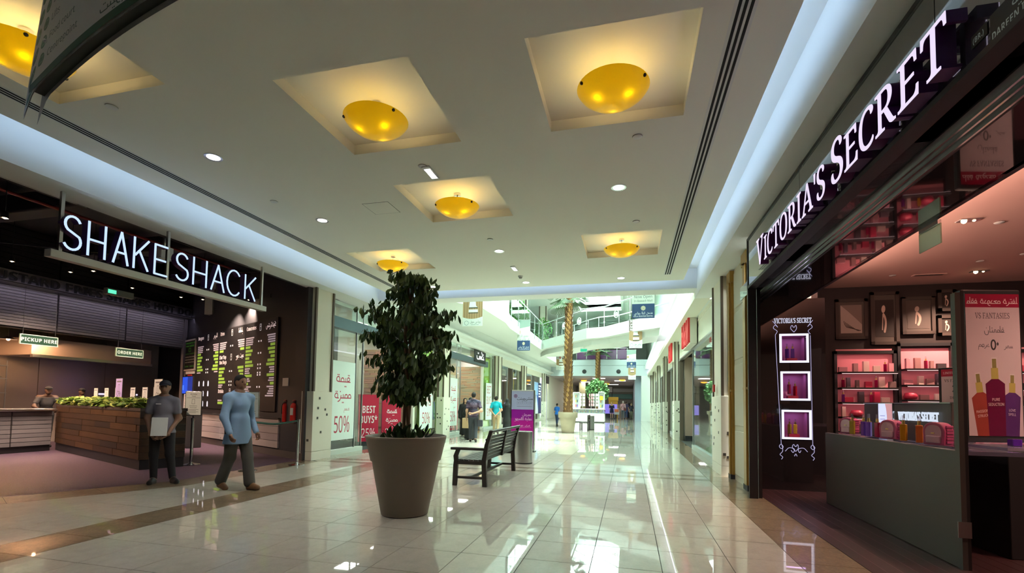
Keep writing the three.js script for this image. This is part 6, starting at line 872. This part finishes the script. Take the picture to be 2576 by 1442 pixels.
// a figure faces +z; s = height in metres; J overrides joints (in units of the height)
function person(label, [x, d], turn, s, look, J = {}, near = 0, group) {
  const o = thing('person', label, 'person', [x, look.up || 0, d], turn, group), w = look.slim ? .9 : 1, u = (a) => a.map((v) => v * s), j = {};
  const def = { head: [0, .935, .012], neck: [0, .855, 0], chest: [0, .74, 0], waist: [0, .61, .005], hip: [0, .53, 0], shL: [.104 * w, .8, 0], shR: [-.104 * w, .8, 0], elL: [.135 * w, .63, -.01], elR: [-.135 * w, .63, -.01], wrL: [.14 * w, .485, .03], wrR: [-.14 * w, .485, .03], hiL: [.052, .52, 0], hiR: [-.052, .52, 0], knL: [.056, .285, .012], knR: [-.056, .285, .012], anL: [.056, .045, -.01], anR: [-.056, .045, -.01], toL: [.062, .018, .085], toR: [-.062, .018, .085] };
  for (const k in def) j[k] = u(J[k] || def[k]);
  const cell = near ? .013 : .026, fine = near ? .0065 : .014, c = (a, b, ra, rb) => ['c', j[a], j[b], ra * s, rb * s], mx = (a, b, t) => a.map((v, i) => v + (b[i] - v) * t);
  // skin: trunk and limbs, with finer head and hands merged in
  const bodyG = [blob([c('neck', 'chest', .034, .06), ['e', j.chest, u([.082 * w, .08, .054])], c('chest', 'waist', .056, .056), c('waist', 'hip', .06, .07), ...['L', 'R'].flatMap((q) => [c('sh' + q, 'el' + q, .03, .024), c('el' + q, 'wr' + q, .023, .015), ['c', j['sh' + q], j.chest, .03 * s, .045 * s], ['c', j.neck, j['sh' + q], .022 * s, .022 * s], c('hi' + q, 'kn' + q, .05, .031), c('kn' + q, 'an' + q, .03, .02), c('an' + q, 'to' + q, .022, .014)])], cell, .03 * s)];
  const hd = v3(j.head), H = .062 * s, at = (p) => [hd.x + p[0] * s, hd.y + p[1] * s, hd.z + p[2] * s];
  bodyG.push(blob([['e', at([0, .014, -.004]), u([.042, .052, .05])], ['e', at([0, -.02, .012]), u([.034, .042, .037])], ['c', at([0, .008, .044]), at([0, -.012, .054]), .0055 * s, .0085 * s], ['e', at([.041, -.004, -.002]), u([.007, .016, .011])], ['e', at([-.041, -.004, -.002]), u([.007, .016, .011])], ['c', at([-.012, -.033, .04]), at([.012, -.033, .04]), .006 * s, .006 * s], ['c', at([0, -.03, -.012]), j.neck, .029 * s, .031 * s]], fine, .014 * s));
  for (const q of ['L', 'R']) {
    const W = v3(j['wr' + q]), dir = J['hand' + q] ? v3(J['hand' + q]).normalize() : W.clone().sub(v3(j['el' + q])).normalize(), sx = q === 'L' ? 1 : -1, palm = J['palm' + q] ? v3(J['palm' + q]).normalize() : new THREE.Vector3(-sx, 0, .2).normalize(), across = new THREE.Vector3().crossVectors(dir, palm).normalize(), pt = (f, a, n) => W.clone().addScaledVector(dir, f * s).addScaledVector(across, a * s).addScaledVector(palm, n * s).toArray();
    const pr = [['c', pt(-.01, 0, 0), pt(.012, 0, 0), .0145 * s, .014 * s], ['c', pt(.02, -.011, 0), pt(.045, -.013, 0), .0095 * s, .009 * s], ['c', pt(.02, .009, 0), pt(.045, .012, 0), .0095 * s, .0085 * s]];
    [[-.017, .026], [-.006, .03], [.005, .028], [.016, .021]].forEach(([a, l]) => { pr.push(['c', pt(.048, a, 0), pt(.048 + l * .55, a, .006), .0058 * s, .0054 * s], ['c', pt(.048 + l * .55, a, .006), pt(.048 + l * .85, a, .02), .0054 * s, .0046 * s]); });
    const th = q === 'L' ? -1 : 1, tf = J['thumb' + q] || 1; pr.push(['c', pt(.015, -.014 * tf, .004), pt(.034, -.029 * tf, .012), .0072 * s, .0065 * s], ['c', pt(.034, -.029 * tf, .012), pt(.052, -.03 * tf, .018), .0062 * s, .005 * s]);
    bodyG.push(blob(pr, near ? .0048 : fine * .8, .004 * s));
  }
  const strip = (g) => { g.deleteAttribute('uv'); return g.toNonIndexed(); };
  part('body', mergeGeometries(bodyG.map(strip)), mat(skins[look.skin || 'tan'], .6), o);
  const cm = (col, r = .85) => mat(col, r);
  if (near || look.face) {
    const eg = merge([-1, 1].map((q) => new THREE.SphereGeometry(.0075 * s, 8, 6).scale(1.3, .7, .6).translate(...at([q * .0165, .004, .0415])))); part('eyes', eg, mat([.02, .015, .012], .25), o);
    part('brows', merge([-1, 1].map((q) => new THREE.BoxGeometry(.017 * s, .003 * s, .004 * s).rotateZ(-q * .12).translate(...at([q * .017, .0145, .0435])))), mat([.015, .01, .008], .8), o); part('lips', new THREE.SphereGeometry(.011 * s, 10, 6).scale(1, .35, .4).translate(...at([0, -.0315, .0475])), mat(skins[look.skin || 'tan'].map((v, i) => v * (i ? .6 : 1)), .5), o);
  }
  if (look.robe) {                                                     // loose full-length robe with a head cloth
    part('robe', blob([['e', j.chest, u([.115, .095, .08])], ['c', j.chest, u([0, .35, 0]), .1 * s, .115 * s], ['c', u([0, .35, 0]), u([0, .03, 0]), .115 * s, .14 * s], ...['L', 'R'].flatMap((q) => [c('sh' + q, 'el' + q, .045, .045), c('el' + q, 'wr' + q, .044, .042)])], cell * .9, .05 * s, [[[0, .02 * s, 0], [0, -1, 0]]]), cm(look.robe), o);
    part('head_cloth', blob([['e', at([0, .012, -.01]), u([.055, .066, .062])], ['c', at([0, -.03, -.02]), u([0, .8, -.02]), .05 * s, .09 * s]], cell * .8, .03 * s, [[at([0, 0, .028]), [0, -.1, 1]]]), cm(look.robe), o);
  } else {
    if (look.dress) part('dress', blob([['e', j.chest, u([.095 * w, .088, .068])], c('chest', 'waist', .072, .07), ['c', j.waist, j.hip, .073 * s, .1 * s], ['c', j.hip, u([0, .36, 0]), .1 * s, .13 * s], ...['L', 'R'].map((q) => ['c', j['sh' + q], mx(j['sh' + q], j['el' + q], .8), .042 * s, .038 * s])], cell * .9, .03 * s, [[u([0, .36, 0]), [0, -1, 0]]]), cm(look.dress), o);
    else {
      const long = look.sleeve === 'long', hem = (look.hem ?? .5) * s, up = [['e', [j.chest[0], j.chest[1] - .01 * s, j.chest[2]], u([.094 * w, .085, .068])], c('chest', 'waist', .07, .07), ...[-1, 1].map((q) => ['c', [j.waist[0] + q * .026 * s, j.waist[1], j.waist[2]], [j.hip[0] + q * (hem < .45 * s ? .048 : .04) * s, hem - .04 * s, j.hip[2]], .066 * s, (hem < .45 * s ? .084 : .078) * s]), ['c', j.neck, j.chest, .043 * s, .07 * s], ['c', j.waist, [j.hip[0], hem - .03 * s, j.hip[2]], .07 * s, .082 * s]];
      for (const q of ['L', 'R']) { up.push(['c', j['sh' + q], j.chest, .036 * s, .055 * s], ['c', j.neck, j['sh' + q], .036 * s, .034 * s], long ? c('sh' + q, 'el' + q, .036, .033) : ['c', j['sh' + q], mx(j['sh' + q], j['el' + q], .6), .036 * s, .037 * s]); if (long) up.push(['c', j['el' + q], mx(j['el' + q], j['wr' + q], .93), .032 * s, .025 * s]); }
      const cuts = [[[0, hem, 0], [0, -1, 0]], [[0, j.neck[1] + .004 * s, .0], [0, 1, .35]]];
      const sg = blob(up, cell * .9, .022 * s, cuts);
      if (look.stripes) { const p = sg.attributes.position, col = []; for (let i = 0; i < p.count; i++) { const t = ((p.getY(i) / .045) % 1 + 1) % 1, k = t < .35 ? look.stripes[0] : t < .45 ? look.stripes[1] : t < .8 ? look.shirt : look.stripes[2]; col.push(...k); } sg.setAttribute('color', new THREE.Float32BufferAttribute(col, 3)); part('striped_shirt', sg, new THREE.MeshStandardMaterial({ vertexColors: true, roughness: .85 }), o); }
      else part('shirt', sg, cm(look.shirt), o);
      const lg = []; for (const q of ['L', 'R']) { lg.push(c('hi' + q, 'kn' + q, .062 * (look.slim ? .9 : 1), look.wide ? .046 : .039)); lg.push(['c', j['kn' + q], mx(j['kn' + q], j['an' + q], look.shorts ? .1 : .96), (look.wide ? .045 : .038) * s, (look.wide ? .046 : .03) * s]); } lg.push(c('waist', 'hip', .068, .076));
      part(look.shorts ? 'shorts' : 'trousers', blob(lg, cell * .9, .02 * s, [[[0, j.waist[1], 0], [0, 1, 0]]]), cm(look.legs), o);
    }
    if (look.hair) part('hair', blob([['e', at([0, .026, -.008]), u([.046, .047, .053])], ['e', at([0, .0, -.024]), u([.043, .044, .036])], ...(look.longHair ? [['c', at([0, 0, -.035]), u([0, .8, -.045]), .04 * s, .038 * s]] : [])], fine, .015 * s, [[at([0, .022, .026]), [0, -.55, 1]]]), cm(look.hair), o);
    if (look.cap) { part('cap', blob([['e', at([0, .03, -.004]), u([.049, .043, .056])]], fine, .01, [[at([0, .022, 0]), [0, -1, .12]]]), cm(look.cap), o); part('cap_peak', blob([['e', at([0, .022, .055]), u([.036, .005, .034])]], fine * .8, .01), cm(look.cap), o); }
  }
  for (const q of ['L', 'R']) part('shoe', blob([['c', [j['an' + q][0], .03 * s - .018 * s + Math.max(0, j['an' + q][1] - .045 * s), j['an' + q][2] - .008 * s], j['to' + q], .024 * s, .019 * s], c('an' + q, 'to' + q, .026, .021)], near ? .009 : .018, .02 * s), cm(look.shoes || [.015, .013, .012], .5), o);
  return o;
}
const walk = (k = 1) => ({ knL: [.055, .29, .06 * k], anL: [.056, .05, .1 * k], toL: [.06, .02, .19 * k], knR: [-.055, .285, -.015 * k], anR: [-.056, .07, -.12 * k], toR: [-.06, .018, -.05 * k] });
// staff member in front of the restaurant
{
  const p = person('staff woman in a grey T-shirt and dark cap holding white papers before her', [-7.5, 6.3], .62, 1.69, { skin: 'brown', face: 1, slim: 1, shirt: [.16, .15, .18], hem: .49, legs: [.012, .01, .012], shoes: [.014, .012, .012], hair: [.012, .01, .009], cap: [.02, .02, .035] }, { head: [.008, .935, .018], elL: [.13, .635, -.005], elR: [-.13, .635, -.005], wrL: [.066, .475, .1], wrR: [-.066, .475, .1], handL: [-.85, -.35, .2], handR: [.85, -.35, .2], palmL: [-.2, -.1, -1], palmR: [.2, -.1, -1], knR: [-.06, .285, .01], knL: [.075, .285, .02], anL: [.1, .045, -.01], toL: [.155, .018, .07] }, 1);
  const w = single('paper_sheets', rbx(-.11, .11, 0, .3, -.008, .008, .003).rotateX(-.14), M.paper, 'stack of white printed menus held by the staff woman', 'papers', [-7.5 + Math.sin(.62) * .2, .79, 6.3 - Math.cos(.62) * .2], .62);
  part('chest_print', bx(-.03, .04, 1.30, 1.315, -.135, -.13).translate(-.045, 0, 0), M.paper, p, 'small white print on the chest');
}
person('walking man in a loose light blue shirt and grey trousers with sandals', [-5.95, 6.25], Math.PI / 2 - .15, 1.78, { skin: 'brown', face: 1, shirt: [.2, .31, .47], sleeve: 'long', hem: .4, legs: [.075, .07, .062], wide: 1, shoes: [.16, .075, .03], hair: [.012, .01, .01] }, { ...walk(1), elL: [.158, .635, -.05], wrL: [.17, .49, .02], elR: [-.158, .635, .03], wrR: [-.165, .495, .12] }, 1);
person('man in a dark striped polo shirt walking away, one arm behind his back', [-5.45, 16.4], Math.PI + .25, 1.78, { skin: 'tan', shirt: [.025, .03, .06], stripes: [[.025, .03, .06], [.25, .2, .28], [.12, .03, .06]], hem: .5, legs: [.03, .035, .045], hair: [.012, .01, .01] }, { ...walk(.5), elR: [-.165, .63, -.06], wrR: [.02, .575, -.1], handR: [1, .12, 0], palmR: [0, 0, -1] }, 1);
person('man in a teal polo shirt and khaki trousers with hands clasped behind his back', [-5.95, 21.2], Math.PI + .1, 1.72, { skin: 'tan', shirt: [.0, .34, .42], hem: .51, legs: [.4, .3, .17], hair: [.015, .012, .01], shoes: [.05, .035, .025] }, { ...walk(.4), elL: [.155, .64, -.04], elR: [-.155, .64, -.04], wrL: [.02, .5, -.1], wrR: [-.02, .5, -.1], handL: [-.5, -.8, 0], handR: [.5, -.8, 0] }, 1);
person('woman in a black robe beside the man in teal', [-5.7, 22.3], Math.PI, 1.62, { skin: 'tan', robe: [.008, .008, .009] }); person('woman in a black robe walking before the striped man', [-5.9, 17.4], Math.PI, 1.6, { skin: 'tan', robe: [.009, .009, .01] }); person('woman in a black robe by the red standee of the second clothing shop door', [-6.9, 19.6], .4, 1.6, { skin: 'tan', robe: [.01, .009, .01] });
person('child in a pink top leaning forward near the black-robed woman', [-5.9, 23.6], Math.PI / 2 + .6, 1.3, { skin: 'tan', shirt: [.7, .28, .36], legs: [.05, .07, .1], hair: [.015, .012, .01] }, { chest: [0, .72, .1], neck: [0, .82, .17], head: [0, .88, .22], shL: [.1, .79, .14], shR: [-.1, .79, .14], elL: [.11, .64, .2], elR: [-.11, .64, .2], wrL: [.09, .52, .24], wrR: [-.09, .52, .24], waist: [0, .6, .03] });
person('bald man in a navy shirt behind the shop glass right of the ficus', [-8.15, 16.95], 1.2, 1.75, { skin: 'tan', shirt: [.05, .06, .09], legs: [.03, .03, .04] }); person('bald man behind the glass at the left edge of the first sale banner', [-8.4, 11.2], 1.4, 1.75, { skin: 'tan', shirt: [.12, .12, .13], legs: [.03, .03, .04] });
person('child in a royal blue shirt right of the purple pylon', [-4.65, 31.5], Math.PI - .5, 1.45, { skin: 'tan', shirt: [.02, .16, .6], legs: [.04, .06, .12], hair: [.015, .012, .01] }, walk(.5)); person('person in a coral top half hidden by the purple pylon', [-5.35, 24.6], Math.PI - .2, 1.55, { skin: 'tan', shirt: [.55, .2, .15], legs: [.05, .08, .14], hair: [.015, .012, .01] });
person('woman in a short navy dress with long blond hair in the distance', [-1.75, 50], Math.PI, 1.7, { skin: 'fair', dress: [.012, .018, .06], hair: [.5, .36, .16], longHair: 1, shoes: [.12, .12, .12] }, walk(.4)); person('white-haired man in a pink shirt with a shoulder bag in the distance', [-.62, 50], Math.PI, 1.82, { skin: 'fair', shirt: [.62, .38, .42], hem: .49, legs: [.14, .17, .2], hair: [.7, .68, .64] }, walk(.4));
person('man in blue jeans and a dark top just beyond the pink-shirted man', [-.35, 52], Math.PI, 1.78, { skin: 'fair', shirt: [.1, .1, .2], legs: [.04, .1, .25], hair: [.06, .04, .03] }, walk(.4)); person('girl in a dark T-shirt and camouflage trousers in the distance', [.18, 49.6], Math.PI, 1.58, { skin: 'fair', slim: 1, shirt: [.03, .035, .05], legs: [.15, .16, .11], hair: [.4, .28, .14] }, walk(.3)); person('woman in a black robe between the distant walkers', [-.05, 53], Math.PI, 1.65, { skin: 'tan', robe: [.01, .01, .011] }); person('woman in a black robe at the right of the distant walkers', [.12, 55], Math.PI, 1.68, { skin: 'tan', robe: [.01, .01, .011] });
person('cook with a cap bending over the pickup counter', [-15.75, 9.75], 1.2, 1.72, { skin: 'deep', shirt: [.03, .028, .03], legs: [.01, .01, .01], cap: [.01, .01, .012] }, { chest: [0, .73, .05], neck: [0, .84, .1], head: [0, .91, .14], shL: [.1, .8, .08], shR: [-.1, .8, .08], elL: [.16, .66, .13], elR: [-.16, .66, .13], wrL: [.1, .6, .24], wrR: [-.1, .6, .24] }); person('cook in dark clothes behind the middle till', [-15.7, 10.6], 1.4, 1.66, { skin: 'deep', shirt: [.02, .02, .022], legs: [.01, .01, .01], cap: [.008, .008, .01] }); person('cook at the far left end of the kitchen', [-15.8, 7.6], 1.2, 1.7, { skin: 'brown', shirt: [.02, .02, .022], legs: [.01, .01, .01], cap: [.008, .008, .01] });
// things the walkers carry
{
  const b = thing('paper_bag', 'brown paper shopping bag beside the striped man', 'bag', [-5.95, .45, 17.1], .2); part('bag', rbx(-.16, .16, 0, .38, -.07, .07, .02), mat([.45, .3, .16], .8), b); part('handle', tube([new THREE.Vector3(-.08, .36, 0), new THREE.Vector3(0, .5, 0), new THREE.Vector3(.08, .36, 0)], .008), mat([.3, .2, .1], .8), b);
  single('small_bag', rbx(-.1, .1, 0, .24, -.04, .04, .02), mat([.03, .03, .04], .6), 'small dark bag in the right hand of the striped man', 'bag', [-5.2, .56, 16.4], .2);
  single('shoulder_bag', merge([rbx(-.12, .12, 0, .25, -.05, .05, .02), plank(new THREE.Vector3(0, .2, 0), new THREE.Vector3(-.34, .62, .02), .03, .012)]), mat([.14, .03, .03], .6), 'dark red shoulder bag on the pink-shirted man', 'bag', [-.42, .85, 49.82]);
  const c = thing('shopping_trolley', 'shopping trolley with an orange seat beside the woman in navy', 'trolley', [-1.25, 0, 50]); part('basket', merge([bx(-.25, .25, .45, .5, -.35, .35), bx(-.25, -.22, .45, .95, -.35, .35), bx(.22, .25, .45, .95, -.35, .35), bx(-.25, .25, .45, .95, .33, .35)]), M.steel, c); part('seat', rbx(-.2, .2, .7, 1.0, -.3, -.1, .03), mat([.6, .15, .06], .6), c); part('frame', merge([bar(V(-.2, .08, -.3), V(-.2, .5, -.3), .015), bar(V(.2, .08, -.3), V(.2, .5, -.3), .015), bar(V(-.2, .08, .3), V(-.2, .5, .3), .015), bar(V(.2, .08, .3), V(.2, .5, .3), .015), bar(V(-.25, 1.05, -.4), V(.25, 1.05, -.4), .02)]), M.steel, c); for (const [q, z] of [[-.2, -.3], [.2, -.3], [-.2, .3], [.2, .3]]) part('wheel', new THREE.CylinderGeometry(.06, .06, .03, 12).rotateZ(Math.PI / 2).translate(q, .06, -z), M.dark, c);
}
renderer.render(scene, camera);
